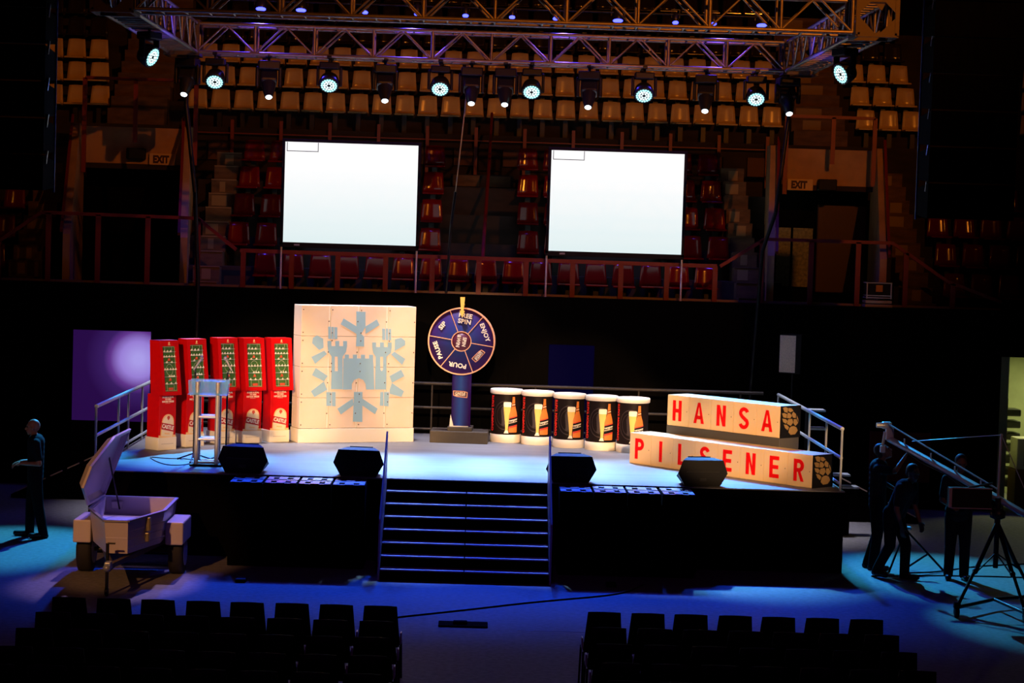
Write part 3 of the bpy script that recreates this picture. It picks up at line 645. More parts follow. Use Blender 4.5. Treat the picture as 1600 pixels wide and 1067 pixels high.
# ------------------------------------------------------------------ beer can columns
def can():
    t = thing('can_column', '', 'display column'); R_ = .258
    a = MB(); a.lathe([(.262, 0), (.268, .012), (.268, .13), (.262, .14)], 48); a.obj('base_ring', WHITE, t)
    a = MB(); a.lathe([(R_, .14), (R_, .83)], 48); bd = a.obj('body', mat('can_black', (.01, .006, .006), .5, spec=.1), t)
    a = MB(); a.lathe([(.272, .83), (.28, .84), (.28, .9), (.272, .91)], 48); a.obj('top_rim', WHITE, t)
    def wrapM(vs, u0, z0, r):      # flat (x=arc,z) to the cylinder; arc measured from the front (-y)
        out = []
        for x, y, z in vs:
            th = (u0+x)/R_; rr = r-y; out.append((rr*math.sin(th), -rr*math.cos(th), z0+z))
        return out
    def strip(rows, m, nm, u0=0, r=None, parent=bd, K=4):   # rows: (z, left, right)
        r = r or R_+.002; vs = []
        for z, l, rr_ in rows:
            for i in range(K+1): vs.append((l+(rr_-l)*i/K, 0, z))
        fs = [(j*(K+1)+i, j*(K+1)+i+1, (j+1)*(K+1)+i+1, (j+1)*(K+1)+i) for j in range(len(rows)-1) for i in range(K)]
        b = MB(); b.add(wrapM(vs, u0, 0, r), fs); return b.obj(nm, m, parent)
    ux = -.05
    gl = strip([(.165, -.012, .07), (.19, .002, .062), (.22, .012, .056), (.3, .01, .06), (.45, -.006, .078), (.6, -.024, .1), (.68, -.026, .108), (.69, -.02, .104)], mat('beer_gold', (.9, .55, .12), .35), 'printed_glass', ux)
    strip([(.615, -.024, .102), (.66, -.027, .108), (.69, -.026, .107), (.7, -.01, .09)], mat('foam_white', (.9, .85, .7), .5), 'printed_foam', ux, R_+.0035, gl)
    strip([(.165, -.012, .07), (.19, .002, .062), (.215, .012, .056)], mat('foam_white', (.9, .85, .7)), 'glass_foot', ux, R_+.0035, gl)
    bt = strip([(.18, .075, .225), (.2, .07, .23), (.47, .07, .23), (.53, .085, .215), (.6, .112, .19), (.66, .12, .178), (.77, .128, .17), (.79, .126, .172)], mat('bottle_amber', (.75, .22, .04), .3), 'printed_bottle', ux, R_+.003, bd, 6)
    # label bands, slanted
    def band(z0, z1, m, nm, l=.07, r_=.23, sl=.035, rad=.005):
        vs = []; K = 6
        for zz in (z0, z1):
            for i in range(K+1): vs.append((l+(r_-l)*i/K, 0, zz+sl*i/K))
        b = MB(); b.add(wrapM(vs, ux, 0, R_+rad), [(i, i+1, K+2+i, K+1+i) for i in range(K)]); return b.obj(nm, m, bt)
    band(.25, .28, mat('label_red', (.7, .05, .03), .5), 'label_red_band'); band(.28, .33, BLKP, 'label_black_band'); band(.33, .385, WHITE, 'label_white_band'); band(.385, .415, BLKP, 'label_black_band'); band(.415, .43, mat('label_red', (.7, .05, .03)), 'label_red_band')
    band(.62, .632, BLKP, 'neck_band', .12, .185, .012); band(.645, .655, WHITE, 'neck_band', .122, .18, .012); band(.665, .675, BLKP, 'neck_band', .124, .178, .012)
    def ctext(s_, size, u, z, rot, m, nm, bold, sx=1., rad=.006, par=None):
        vs, fs = textmb(s_, size, depth=.001, bold=bold, sx=sx); M = Matrix.Rotation(-rot, 4, 'Y')
        v2 = [tuple(M @ Vector(v)) for v in vs]; b = MB(); b.add(wrapM(v2, ux+u, z, R_+rad), fs); return b.obj(nm, m, par or bd)
    ctext('Black Label', .046, .15, .375, math.radians(12), BLKP, 'label_text', .0016, .8, .0065, bt)
    ctext('CHAMPION TASTE', .085, -.255, .5, PI/2, mat('text_red', (.75, .015, .01), .5), 'side_lettering', .004, .86)
    # faint crest rings on the wrap
    b = MB(); vs = []; n = 40
    for rr, k in ((.2, 0), (.188, 0), (.15, 0), (.142, 0)):
        for i in range(n+1):
            th = -.9+1.8*PI/2*0+ (2*PI-.0)*i/n; vs.append((-.05+rr*math.cos(th), 0, .47+rr*1.25*math.sin(th)))
    fs = [(i, i+1, n+2+i, n+1+i) for i in range(n)]+[(2*(n+1)+i, 2*(n+1)+i+1, 3*(n+1)+i+1, 3*(n+1)+i) for i in range(n)]
    b.add(wrapM(vs, 0, 0, R_+.001), fs); b.obj('crest_ring', mat('crest_dim', (.03, .018, .018), .5), bd)
    strip([(.3, -.11, -.03), (.36, -.1, -.05), (.55, -.12, -.04), (.62, -.1, -.06)], mat('crest_shape', (.025, .014, .016), .5), 'crest_figure', 0, R_+.001)
    return t
cn = can()
for i, ((x, y), s_) in enumerate(zip([(.56, 5.75), (1.09, 5.5), (1.62, 5.15), (2.15, 4.88), (2.66, 4.62)],
        ['leftmost, next to the prize wheel', 'second of five from left', 'middle one of five', 'second of five from right', 'rightmost, partly behind the P block'])):
    o = cn if i == 0 else copy_tree(cn)
    o.location = (x, y, 1.2); o.rotation_euler = (0, 0, math.radians((6, 4, 8, 4, -2)[i]))
    tag(o, f'black can-shaped column with beer print, {s_}', 'display column', 'can columns')

# ------------------------------------------------------------------ letter blocks
UA = math.atan2(-.746, .665); BW = .4625
def ribbon(pts, w, ax=1.857):
    # thick open stroke through pts in the unit letter box (x is .175 m wide, z .325 m tall)
    out = []; P_ = [Vector((x, z*ax)) for x, z in pts]; n = len(P_); L_ = []; R_ = []
    for i, p in enumerate(P_):
        d = (P_[min(i+1, n-1)]-P_[max(i-1, 0)]).normalized(); k = Vector((-d.y, d.x))*w/2; L_.append(p+k); R_.append(p-k)
    f = lambda v: (v.x, v.y/ax)
    for i in range(n-1): out.append([f(R_[i]), f(R_[i+1]), f(L_[i+1]), f(L_[i])])
    return out
def arc(cx, cz, rx, rz, a0, a1, n=10): return [(cx+rx*math.cos(math.radians(a0+(a1-a0)*i/n)), cz+rz*math.sin(math.radians(a0+(a1-a0)*i/n))) for i in range(n+1)]
def glyph(c):
    T = .33; H_ = T/1.857; q = lambda x0, z0, x1, z1: [(x0, z0), (x1, z0), (x1, z1), (x0, z1)]; st = q(0, 0, T, 1)
    if c == 'H': return [st, q(1-T, 0, 1, 1), q(T, .5-H_/2, 1-T, .5+H_/2)]
    if c == 'I': return [q(.33, 0, .33+T, 1)]
    if c == 'L': return [st, q(T, 0, .95, H_)]
    if c == 'E': return [st, q(T, 0, .97, H_), q(T, 1-H_, .97, 1), q(T, .5-H_/2, .9, .5+H_/2)]
    if c == 'N': return [st, q(1-T, 0, 1, 1), [(T, 1-.0), (T, .62), (1-T, 0), (1-T, .38)]]
    if c == 'A': return [[(-.08, 0), (T-.1, 0), (.56, 1), (.36, 1)], [(1.08-T+.02, 0), (1.08, 0), (.64, 1), (.44, 1)], q(.2, .2, .8, .2+H_)]
    bowl = [(T, 1-H_/2), (.5, 1-H_/2)]+arc(.5, .71, .36, .29-H_/2, 90, -90, 10)+[(.5, .42+H_/2), (T, .42+H_/2)]
    if c == 'P': return [st]+ribbon(bowl, T)
    if c == 'R': return [st]+ribbon(bowl, T)+[[(.42, .44), (.74, 0), (1.04, 0), (.68, .46)]]
    if c == 'S': return ribbon(arc(.5, .74, .37, .19, 15, 200, 12)+[(.3, .58), (.5, .5), (.7, .42)]+arc(.5, .27, .38, .2, 40, -165, 14), T)
def letter_block(ch, t0, off, z0, word, n_, last, hop=False):
    u = Vector((.665, -.746, 0)); n = Vector((.746, .665, 0)); p = Vector((2.5, 2.91, 0))+u*t0+n*off
    t = thing('letter_block', f'cream cube block with red letter {ch}, {n_} of the word {word}', 'letter block', (p.x, p.y, z0), UA, f'{word} blocks')
    a = MB(); a.bev(.002, BW-.002, 0, .465, 0, .485, .004); a.obj('cube', [CREAMB], t)
    a = MB(); a.box(.004, BW-.004, -.006, 0, .006, .478); fr = a.obj('front_board', CREAMB, t)
    a = MB(); a.sph((BW-.045, -.007, .24), .007, 6, 4); a.obj('screw', BLKM, fr)
    a = MB()
    for P_ in glyph(ch): a.prism([(x*.186-.093+BW*.46, z*.325+.08) for x, z in P_], -.011, -.006)
    a.obj('letter', REDL, fr)
    if last:
        a = MB(); a.box(BW-.001, BW+.012, .0, .465, 0, .485); ef = a.obj('end_board', BLKP, t)
        b = MB(); random.seed(3)
        # hop cone: overlapping leaf scales, upright lozenge
        LV = [[(1150,165),(1172,160),(1195,170),(1190,203),(1165,195)], [(1200,168),(1222,172),(1240,190),(1215,200),(1197,190)],
              [(1145,205),(1165,203),(1188,213),(1182,240),(1158,235)], [(1194,202),(1213,207),(1230,227),(1215,245),(1188,240)],
              [(1240,197),(1263,215),(1262,245),(1240,240),(1228,216)], [(1148,242),(1178,248),(1194,262),(1180,282),(1158,268)],
              [(1199,250),(1232,248),(1243,274),(1222,300),(1190,282)], [(1246,252),(1268,252),(1284,280),(1262,302),(1246,284)],
              [(1163,285),(1188,290),(1208,308),(1197,330),(1175,312)], [(1212,314),(1228,304),(1250,302),(1270,312),(1283,336),(1262,362),(1225,365),(1205,345)],
              [(1270,225),(1283,248),(1289,276),(1272,248)]]
        for P_ in LV: b.extr([(BW+.012, (X-1138)/167*.465, (385-Y)/232*.485) for X, Y in P_], (.003, 0, 0))
        b.obj('hop_print', mat('hop_gold', (.26, .16, .055), .5), ef)
    return t
seqn = ['first', 'second', 'third', 'fourth', 'fifth', 'sixth', 'seventh', 'eighth']
for i, ch in enumerate('PILSENER'): letter_block(ch, i*BW, 0, 1.2, 'PILSENER', f'{seqn[i]} letter', i == 7)
for i, ch in enumerate('HANSA'): letter_block(ch, .32+i*BW*1.005, .5, 1.815, 'HANSA', f'{seqn[i]} letter', i == 4)
t = thing('block_riser', 'long dark grey riser under the HANSA blocks', 'riser', (2.5+.665*.31+.746*.5, 2.91-.746*.31+.665*.5, 1.2), UA)
a = MB(); a.bev(0, BW*5.03, .0, .46, 0, .61, .004); a.obj('riser_body', GREYD, t)

# ------------------------------------------------------------------ lectern and microphones
t = thing('lectern', 'ladder-frame aluminium lectern with a clear acrylic top tray', 'lectern', (-3.93, .85, 1.2))
for sx in (-.15, .15):
    for sy in (-.12, .12):
        a = MB(); a.tube((sx, sy, .03), (sx, sy, 1.25), .033, n=12); a.obj('upright', mat('ladder_alu', (.5, .47, .46), .4, .5), t)
for z in (.06, .4, .73, 1.05):
    a = MB(); a.tube((-.15, -.12, z), (.15, -.12, z), .022); a.tube((-.15, .12, z), (.15, .12, z), .022)
    for sx in (-.15, .15): a.tube((sx, -.12, z), (sx, .12, z), .018)
    a.obj('rung', mat('ladder_alu', (.5, .47, .46)), t)
a = MB(); a.bev(-.24, .24, -.18, .18, 0, .03, .01); a.obj('base_plate', BLKP, t)
gm = bpy.data.materials.new('clear_acrylic'); gm.use_nodes = True; b = gm.node_tree.nodes['Principled BSDF']
b.inputs['Base Color'].default_value = (.2, .55, .95, 1); b.inputs['Roughness'].default_value = .25; b.inputs['Transmission Weight'].default_value = .2; b.inputs['Alpha'].default_value = .4
a = MB(); a.extr([(-.27, -.17, 1.06), (.29, -.17, 1.06), (.3, -.06, 1.26), (-.3, -.06, 1.26)], (0, .012, .004)); a.bev(-.29, .29, -.16, .2, 1.055, 1.07, .004)
a.extr([(-.27, .2, 1.06), (.27, .2, 1.06), (.29, .2, 1.27), (-.29, .2, 1.27)], (0, .01, 0)); a.obj('acrylic_top', gm, t)
def mic(x, y, xt, zt, side, lb):
    t = thing('microphone_stand', lb, 'microphone stand', (x, y, 1.2)); s_ = side
    a = MB(); a.tube((0, 0, .05), (0, 0, zt-1.2), .014); a.obj('pole', BLKM, t)
    for k in range(3):
        th = 2*PI*k/3+.5; b = MB(); b.tube((0, 0, .12), (.3*math.cos(th), .3*math.sin(th), .015), .011); b.sph((.3*math.cos(th), .3*math.sin(th), .015), .015, 6, 5); b.obj('leg', BLKM, t)
    b = MB(); b.tube((-.05*s_*0, 0, zt-1.2), (xt-x, -.25, zt-1.2+.08), .009); b.tube((0, 0, zt-1.2), (x-xt, .28, zt-1.2-.3), .009); b.obj('boom_arm', BLKM, t)
    m_ = MB(); m_.tube((xt-x-.03*s_, -.27, zt-1.2+.05), (xt-x+.06*s_, -.22, zt-1.2+.2), .011, .019, 10); m_.sph((xt-x+.075*s_, -.215, zt-1.2+.225), .03, 10, 8); m_.obj('microphone', mat('mic_grey', (.35, .33, .4), .35, .5), t)
mic(-4.2, 1.35, -4.16, 2.55, 1, 'black microphone stand left of the lectern with angled microphone')
mic(-3.72, 1.4, -3.66, 2.55, -1, 'black microphone stand right of the lectern with angled microphone')

# ------------------------------------------------------------------ projection screens
def screen(x0, x1, z0, z1, label):
    cx = (x0+x1)/2; w = (x1-x0)/2; t = thing('projection_screen', label, 'screen', (cx, 7.8, 3.65))
    zb = z0-3.65; zt = z1-3.65
    a = MB(); a.bev(-w-.055, w+.055, 0, .06, zb-.09, zb, .005); a.bev(-w-.055, w+.055, 0, .06, zt, zt+.05, .005)
    a.bev(-w-.055, -w, 0, .06, zb-.05, zt+.02, .005); a.bev(w, w+.055, 0, .06, zb-.05, zt+.02, .005); a.obj('frame', BLKP, t)
    e = bpy.data.materials.new('screen_glow'); e.use_nodes = True; nt = e.node_tree; b = nt.nodes['Principled BSDF']
    b.inputs['Base Color'].default_value = (.02, .02, .02, 1)
    tc = nt.nodes.new('ShaderNodeTexCoord'); sp = nt.nodes.new('ShaderNodeSeparateXYZ'); nt.links.new(tc.outputs['Object'], sp.inputs[0])
    cr = nt.nodes.new('ShaderNodeValToRGB'); mr = nt.nodes.new('ShaderNodeMapRange'); mr.inputs[1].default_value = zb; mr.inputs[2].default_value = zt
    nt.links.new(sp.outputs[2], mr.inputs[0]); nt.links.new(mr.outputs[0], cr.inputs[0])
    cr.color_ramp.elements[0].color = (.74, .87, .88, 1); cr.color_ramp.elements[1].color = (1, 1, 1, 1); cr.color_ramp.elements[1].position = .75
    nt.links.new(cr.outputs[0], b.inputs['Emission Color']); b.inputs['Emission Strength'].default_value = 1.0
    a = MB(); a.box(-w, w, .0, .012, zb, zt); sc = a.obj('screen_surface', e, t); sc.location = (0, 0.0, 0)
    a = MB()
    u0, u1, v1, v0 = -w+.03, -w+.6, zt-.005, zt-.17
    for q in ((u0, u1, v0, v0+.012), (u0, u0+.012, v0, v1), (u1-.012, u1, v0, v1)): a.box(q[0], q[1], -.006, -.002, q[2], q[3])
    a.obj('menu_outline', mat('menu_ink', (.08, .12, .12), .6), sc)
    for sx in (-w-.03, w+.02):
        a = MB(); a.tube((sx, .03, 0), (sx, .03, zb-.05), .018); a.obj('leg', mat('leg_pale', (.6, .6, .65), .4), t)
    a = MB(); a.box(-w+.2, -w+.3, -.006, 0, zb-.06, zb-.03); a.obj('maker_mark', mat('mark_grey', (.3, .3, .3), .5), t)
screen(-3.54, -1.14, 4.5, 6.31, 'large bright white projection screen on the left, above the castle wall')
screen(1.27, 3.68, 4.49, 6.31, 'large bright white projection screen on the right, above the can columns')
# purple display left behind the stage
pm = bpy.data.materials.new('purple_display'); pm.use_nodes = True; nt = pm.node_tree; b = nt.nodes['Principled BSDF']; b.inputs['Base Color'].default_value = (.01, .01, .01, 1)
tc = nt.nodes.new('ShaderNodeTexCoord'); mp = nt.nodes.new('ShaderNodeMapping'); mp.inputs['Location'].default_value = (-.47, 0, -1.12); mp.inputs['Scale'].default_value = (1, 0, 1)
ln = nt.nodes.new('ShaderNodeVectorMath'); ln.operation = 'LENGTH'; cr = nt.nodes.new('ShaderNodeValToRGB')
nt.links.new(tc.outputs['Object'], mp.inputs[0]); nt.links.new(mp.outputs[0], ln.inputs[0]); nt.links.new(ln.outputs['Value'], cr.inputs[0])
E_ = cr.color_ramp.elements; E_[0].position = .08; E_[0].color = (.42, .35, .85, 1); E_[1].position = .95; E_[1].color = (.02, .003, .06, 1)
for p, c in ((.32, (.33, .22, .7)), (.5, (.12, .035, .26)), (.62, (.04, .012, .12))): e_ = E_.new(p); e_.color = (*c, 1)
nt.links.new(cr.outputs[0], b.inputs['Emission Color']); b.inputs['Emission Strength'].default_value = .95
t = thing('led_display', 'glowing purple display with a pale round glare left behind the red towers', 'display', (-6.5, 7.36, 1.2))
a = MB(); a.box(-.7, .68, 0, .03, 0, 1.62); a.obj('display_surface', pm, t)
a = MB(); a.bev(-.72, .7, .03, .1, -1.2, 1.64, .01); a.obj('display_case', BLKP, t)
t = thing('blue_panel', 'dim deep-blue panel with an added glow on the black wall above the can columns', 'screen', (1.74, 7.56, 1.2))
a = MB(); a.bev(-.41, .41, 0, .03, -.2, 1.6, .005); a.obj('panel_face', mat('deep_blue_glow', (.001, .001, .008), .9, emit=(.0, .0, 1), es=.012, spec=.02), t)  # wall panel, no light source; faint glow added to bring out its blue
a = MB(); a.box(7.2, 8.3, 7.5, 7.58, .5, 1.4); 
tag(a.obj('wall_banner', mat('dim_red_cloth', (.12, .008, .006), .8)), 'dim red cloth panel on the black wall behind the right handrail', 'banner')

# flight case on the ledge
t = thing('flight_case', 'small flight case with silver edges standing on the ledge right', 'case', (7.29, 7.85, 3.65))
a = MB(); a.bev(-.22, .22, -.15, .15, .15, .45, .01); a.obj('case_body', BLKP, t)
a = MB()
for z in (.16, .2, .43): a.bev(-.235, .235, -.165, .165, z, z+.018, .003)
for x in (-.23, .21): a.box(x, x+.02, -.165, -.14, .15, .45)
a.obj('edge_trim', STEEL, t)
a = MB(); a.bev(-.25, .25, -.17, .17, 0, .05, .005); a.bev(-.24, .24, -.165, .165, .07, .12, .005); a.obj('tray', mat('tray_tan', (.4, .33, .22), .5), t)
a = MB(); a.box(-.06, .06, -.17, -.15, .28, .4); a.obj('glint_plate', mat('brass_plate', (.8, .4, .1), .3, .8), t)

# ------------------------------------------------------------------ trusses
def truss(name, a, b, label, h=.5, w=.5, nb=None, group=None):
    a = Vector(a); b = Vector(b); L = (b-a).length; d = (b-a).normalized(); n = nb or round(L/1.0)
    side = d.cross(Vector((0, 0, 1))).normalized()*w/2
    t = thing(name, label, 'truss', a, 0, group)
    for sy in (-1, 1):
        for z in (0, h):
            m = MB(); m.tube(side*sy+Vector((0, 0, z)), side*sy+Vector((0, 0, z))+d*L, .032, n=8); m.obj('chord', ALU, t)
    st = L/n
    for sy in (-1, 1):
        for i in range(n):
            p = d*st*i+side*sy; q = d*st*(i+.5)+side*sy; r = d*st*(i+1)+side*sy
            m = MB(); m.tube(p, q+Vector((0, 0, h)), .018, n=6); m.obj('diagonal_brace', ALU, t)
            m = MB(); m.tube(q+Vector((0, 0, h)), r, .018, n=6); m.obj('diagonal_brace', ALU, t)
        for i in range(n+1):
            m = MB(); m.tube(d*st*i+side*sy, d*st*i+side*sy+Vector((0, 0, h)), .024 if i % 2 else .03, n=6); m.obj('upright_brace', ALU, t)
    k = n*3
    for z in (0, h):
        for i in range(k):
            m = MB(); m.tube(d*L/k*i-side+Vector((0, 0, z)), d*L/k*(i)+side+Vector((0, 0, z)), .016, n=6); m.obj('cross_brace', ALU, t)
    return t
truss('lighting_truss', (-4.95, 0, 7.78), (5.22, 0, 7.78), 'orange-lit front lighting truss across the top of the picture', nb=10)
truss('lighting_truss', (-5.05, 7, 7.78), (5.3, 7, 7.78), 'violet-lit rear lighting truss carrying the moving lights', nb=10)
truss('lighting_truss', (-5.28, .28, 7.78), (-5.28, 6.72, 7.78), 'left side truss running back from the front truss, blue along its lower edge', nb=7)
truss('lighting_truss', (5.56, .28, 7.78), (5.56, 6.72, 7.78), 'right side truss running back from the front truss, blue along its lower edge', nb=7)
for x, y, lb in ((-5.28, 0, 'boxed corner block at the left end of the front truss'), (5.57, 0, 'boxed corner block at the right end of the front truss'), (-5.3, 7, 'corner block at the left end of the rear truss'), (5.57, 7, 'corner block at the right end of the rear truss')):
    t = thing('truss_corner', lb, 'truss corner', (x, y, 7.75)); H = .28
    fr = MB()
    for sx in (-1, 1):
        for sy in (-1, 1): fr.bar((sx*H, sy*H, 0), (sx*H, sy*H, .56), .06, .06, up=(0, 1, 0))
    for z in (0, .56):
        for q in (((-H, -H), (H, -H)), ((H, -H), (H, H)), ((H, H), (-H, H)), ((-H, H), (-H, -H))): fr.bar((*q[0], z), (*q[1], z), .06, .06)
    fr.obj('corner_frame', mat('gusset_metal', (.13, .1, .08), .6, .4), t)
    for rz in (0, PI/2, PI, -PI/2):   # gusset plates leaving a diamond opening
        g = MB(); M = Tr(0, 0, 0, rz=rz)
        for sx in (-1, 1):
            for z0, z1 in ((.02, .27), (.54, .29)):
                g.extr([(sx*H, -H-.02, z0), (sx*.03, -H-.02, z0), (sx*H, -H-.02, z1)], (0, .012, 0), 0, M)
        g.obj('gusset_plate', mat('gusset_metal', (.13, .1, .08), .6, .4), t)

# moving lights
def led(name, col, s_): return mat(name, (.02, .02, .02), .5, emit=col, es=s_)
LEDM = led('led_cyan', (.35, .95, 1.0), 2.2); LEDC = led('led_core', (.75, 1, 1), 2.5); LENS = led('lens_white', (.75, .92, 1), 6)
def wash_head(nm='wash_light', tilt=43):
    t = thing(nm, '', 'stage light')
    a = MB(); a.bev(-.17, .17, -.13, .13, -.12, 0, .02); a.obj('base', BLKM, t)
    a = MB(); a.tube((0, 0, 0), (0, 0, .1), .025); a.bev(-.04, .04, -.14, .44, .06, .11, .01); a.obj('clamp', BLKM, t)
    for sx in (-1, 1):
        a = MB(); a.bev(sx*.2-.025, sx*.2+.025, -.05, .05, -.42, -.08, .02); a.obj('yoke_arm', BLKM, t)
    h = thing('light_head', None, None, (0, 0, -.36)); h.parent = t
    bpy.data.objects.remove(h)
    R_ = Matrix.Translation((0, 0, -.36)) @ Matrix.Rotation(math.radians(tilt), 4, 'X')     # head axis -y tilted down
    a = MB(); a.lathe([(.09, -.16), (.15, -.12), (.175, -.02), (.178, .06), (.165, .075)], 28, M=R_ @ Matrix.Rotation(PI/2, 4, 'X')); hd = a.obj('head_shell', mat('head_black', (.02, .02, .03), .3), t)
    b = MB(); c = MB()
    for rr, n_, sz in ((.125, 18, .019), (.085, 12, .019), (.045, 6, .017)):
        for i in range(n_):
            th = 2*PI*i/n_; p = (rr*math.cos(th), -.078, rr*math.sin(th)); (b if rr > .1 else c).disc(p, sz, 8, M=R_)
    b.obj('lens_ring', LEDM, hd); c.obj('lens_core', LEDC, hd)
    return t
def beam_head():
    t = thing('profile_light', '', 'stage light')
    a = MB(); a.bev(-.19, .19, -.15, .15, -.15, 0, .02); a.obj('base', BLKM, t)
    a = MB(); a.tube((0, 0, 0), (0, 0, .1), .025); a.bev(-.04, .04, -.28, .28, .06, .11, .01); a.obj('clamp', BLKM, t)
    for sx in (-1, 1):
        a = MB(); a.bev(sx*.2-.03, sx*.2+.03, -.06, .06, -.45, -.1, .02); a.obj('yoke_arm', BLKM, t)
    R_ = Matrix.Translation((0, .02, -.36)) @ Matrix.Rotation(math.radians(58), 4, 'X')
    a = MB(); a.bev(-.15, .15, -.05, .28, -.13, .13, .04, 0, R_); a.lathe([(.13, .04), (.11, .18), (.075, .3), (.07, .33)], 20, M=R_ @ Matrix.Rotation(PI/2, 4, 'X')); hd = a.obj('head_shell', mat('head_black', (.02, .02, .03)), t)
    b = MB(); b.sph((0, -.335, 0), .058, 14, 8, sc=(1, .35, 1), M=R_); b.obj('lens', LENS, hd)
    return t
wp = wash_head(); bp_ = beam_head()
used = [0, 0]
def place_light(proto, k, x, y, z, rz, label, grp):
    o = proto if used[k] == 0 else copy_tree(proto); used[k] = 1
    o.location = (x, y, z); o.rotation_euler = (0, 0, rz); tag(o, label, None, grp)
for i, x in enumerate(WASH_X):
    place_light(wp, 0, x, 6.85, 7.68, 0, f'round cyan-faced wash light under the rear truss, {ORD[i]} of six from left', 'wash lights under the rear truss')
used[0] = 0; wp = wash_head(tilt=24)
place_light(wp, 0, -5.2, 2.6, 7.72, math.radians(66), 'wash light under the left side truss, its bright face turned inwards', 'side wash lights')
place_light(wp, 0, 5.45, 1.6, 7.72, math.radians(-62), 'wash light under the right side truss, its bright face turned inwards', 'side wash lights')
for i, x in enumerate(BEAM_X):
    place_light(bp_, 1, x+.03, 7.0, 7.68, math.radians((-12, 10, 6, 2, -2, -6, -8, 8)[i]), f'black profile light with small white lens, {ORD[i]} of eight from left', 'profile lights under the rear truss')
# blue LED cans on a bar above the rear truss
BL = led('led_blue', (.025, .03, 1.0), 12)
m = MB(); m.tube((-5.2, 7.8, 8.82), (5.5, 7.8, 8.82), .025); tag(m.obj('lighting_bar', BLKM), 'dark pipe above the rear truss holding the small blue lamps', 'pipe')
bt_ = None
for i, x in enumerate([-4.04, -3.32, -2.17, -1.23, -.36, .48, 1.27, 2.39, 3.43, 4.12, 4.99]):
    if bt_ is None:
        t = bt_ = thing('blue_lamp', '', 'stage light')
        a = MB(); R_ = Matrix.Rotation(math.radians(-17), 4, 'X'); a.lathe([(.095, -.02), (.105, 0), (.1, .14), (.06, .17)], 20, M=R_); sh = a.obj('lamp_can', mat('head_black', (.02, .02, .03)), t)
        b = MB(); b.lathe([(0, -.024), (.09, -.024), (.09, -.02), (0, -.02)], 18, M=R_); b.obj('lens', BL, sh)
        a = MB(); a.bar((-.12, 0, .06), (-.12, 0, .22), .02, .02, up=(0, 1, 0)); a.bar((.12, 0, .06), (.12, 0, .22), .02, .02, up=(0, 1, 0)); a.box(-.12, .12, -.01, .01, .2, .22); a.obj('yoke', BLKM, t)
    else: t = copy_tree(bt_)
    t.location = (x, 7.8, 8.69); big = i in (0, 1, 7, 10); t.scale = (1, 1, 1) if big else (.6, .6, 1)
    tag(t, f'small {"wide" if big else "narrow"} blue lamp glowing above the rear truss, {ORD[i]} from left', None, 'blue lamps above the rear truss')
for x in (-4.0, -1.3, 1.4, 4.2):
    l = bpy.data.lights.new('blue_lamp_light', 'SPOT'); l.color = (.08, .05, 1); l.energy = 300; l.spot_size = math.radians(110); l.spot_blend = .6; l.shadow_soft_size = .1
    o = bpy.data.objects.new('blue_lamp_light', l); COL.objects.link(o); o.location = (x, 7.25, 8.6); o.rotation_euler = (math.radians(-15), 0, 0)
for x, s_ in ((-4.6, 1), (4.9, -1)):
    spot('side_blue_fill', (x, 3.4, 7.2), (x-.7*s_, 3.4, 8), (.1, .05, 1), 60, 110, .6, .1)  # added blue spots without fixtures, tinting the side truss edges
for x in (-3.4, -.4, 2.4): spot('truss_violet_fill', (x, 4.6, 6.6), (x, 6.9, 8.1), (.55, .16, 1), 22, 70, .6, .1)  # added spots without fixtures, giving the rear truss its violet tint
# hanging cables
def hang(name, pts, r, m, lb): 
    b = MB(); b.path(pts, r); return tag(b.obj(name, m), lb, 'cable')
hang('hanging_rope', [(-.28, 7.3, 7.75), (-.31, 7.3, 7.03), (-.44, 7.3, 5.49)], .012, mat('rope_tan', (.5, .36, .15), .7), 'tan rope hanging down between the two screens')
hang('hanging_cable', [(-.44, 7.3, 5.49), (-.5, 7.35, 4.9), (-.56, 7.5, 3.68)], .025, BLKM, 'dark cable sheath continuing below the tan rope')
hang('hanging_cable', [(-5.27, 7.34, 7.7), (-5.28, 7.36, 6.9), (-5.08, 7.3, 5.34), (-5.02, 7.5, 3.8), (-5.02, 7.5, 0)], .04, BLKM, 'thick black cable hanging past the left exit portal')
hang('hanging_cable', [(5.5, 7.36, 7.7), (5.49, 7.38, 7.1), (5.3, 7.3, 5.3), (5.1, 7.4, 4.6), (4.9, 7.5, 0)], .035, BLKM, 'thick black cable hanging past the right exit portal')
hang('drop_cable', [(.55, 7.3, 3.2), (.42, 5.9, 2.1)], .001, BLKM, 'x') if False else None

# line arrays
def line_array(x0, x1, y, z0, n, lb, sg):
    t = thing('line_array', lb, 'loudspeaker array', ((x0+x1)/2, y, z0)); w = (x1-x0)/2
    for i in range(n):
        a = MB(); z = i*.5; a.extr([(-w, -.35, z+.01), (-w, .35, z+.06), (-w, .35, z+.44), (-w, -.35, z+.49)], (2*w, 0, 0)); cb = a.obj('cabinet', BLK, t)
        b = MB(); b.bar((sg*(w+.0), -.2, z+.38), (sg*(w+.0)+.02, -.2, z+.56), .03, .03, up=(0, 1, 0)); b.obj('rigging_link', STEEL, cb)
    a = MB(); a.tube((sg*w, .38, 0), (sg*w, .38, n*.5), .018); a.obj('side_cable', mat('blue_sheath', (.12, .2, .4), .4), t)
line_array(-7.35, -5.98, -1, 5.15, 7, 'tall black hanging loudspeaker array at the left edge of the picture', 1)
line_array(6.16, 7.36, -1, 5.15, 7, 'tall black hanging loudspeaker array at the right', -1)
spot('side_blue_fill', (-5.4, 3, 6.6), (-6, -.6, 6.2), (.1, .3, 1), 14, 40, .5, .1)  # added blue fill without a fixture, edging the left array
spot('side_blue_fill', (5.4, 3, 6.6), (6.1, -.6, 6.2), (.1, .2, 1), 10, 40, .5, .1)  # same added fill for the right array

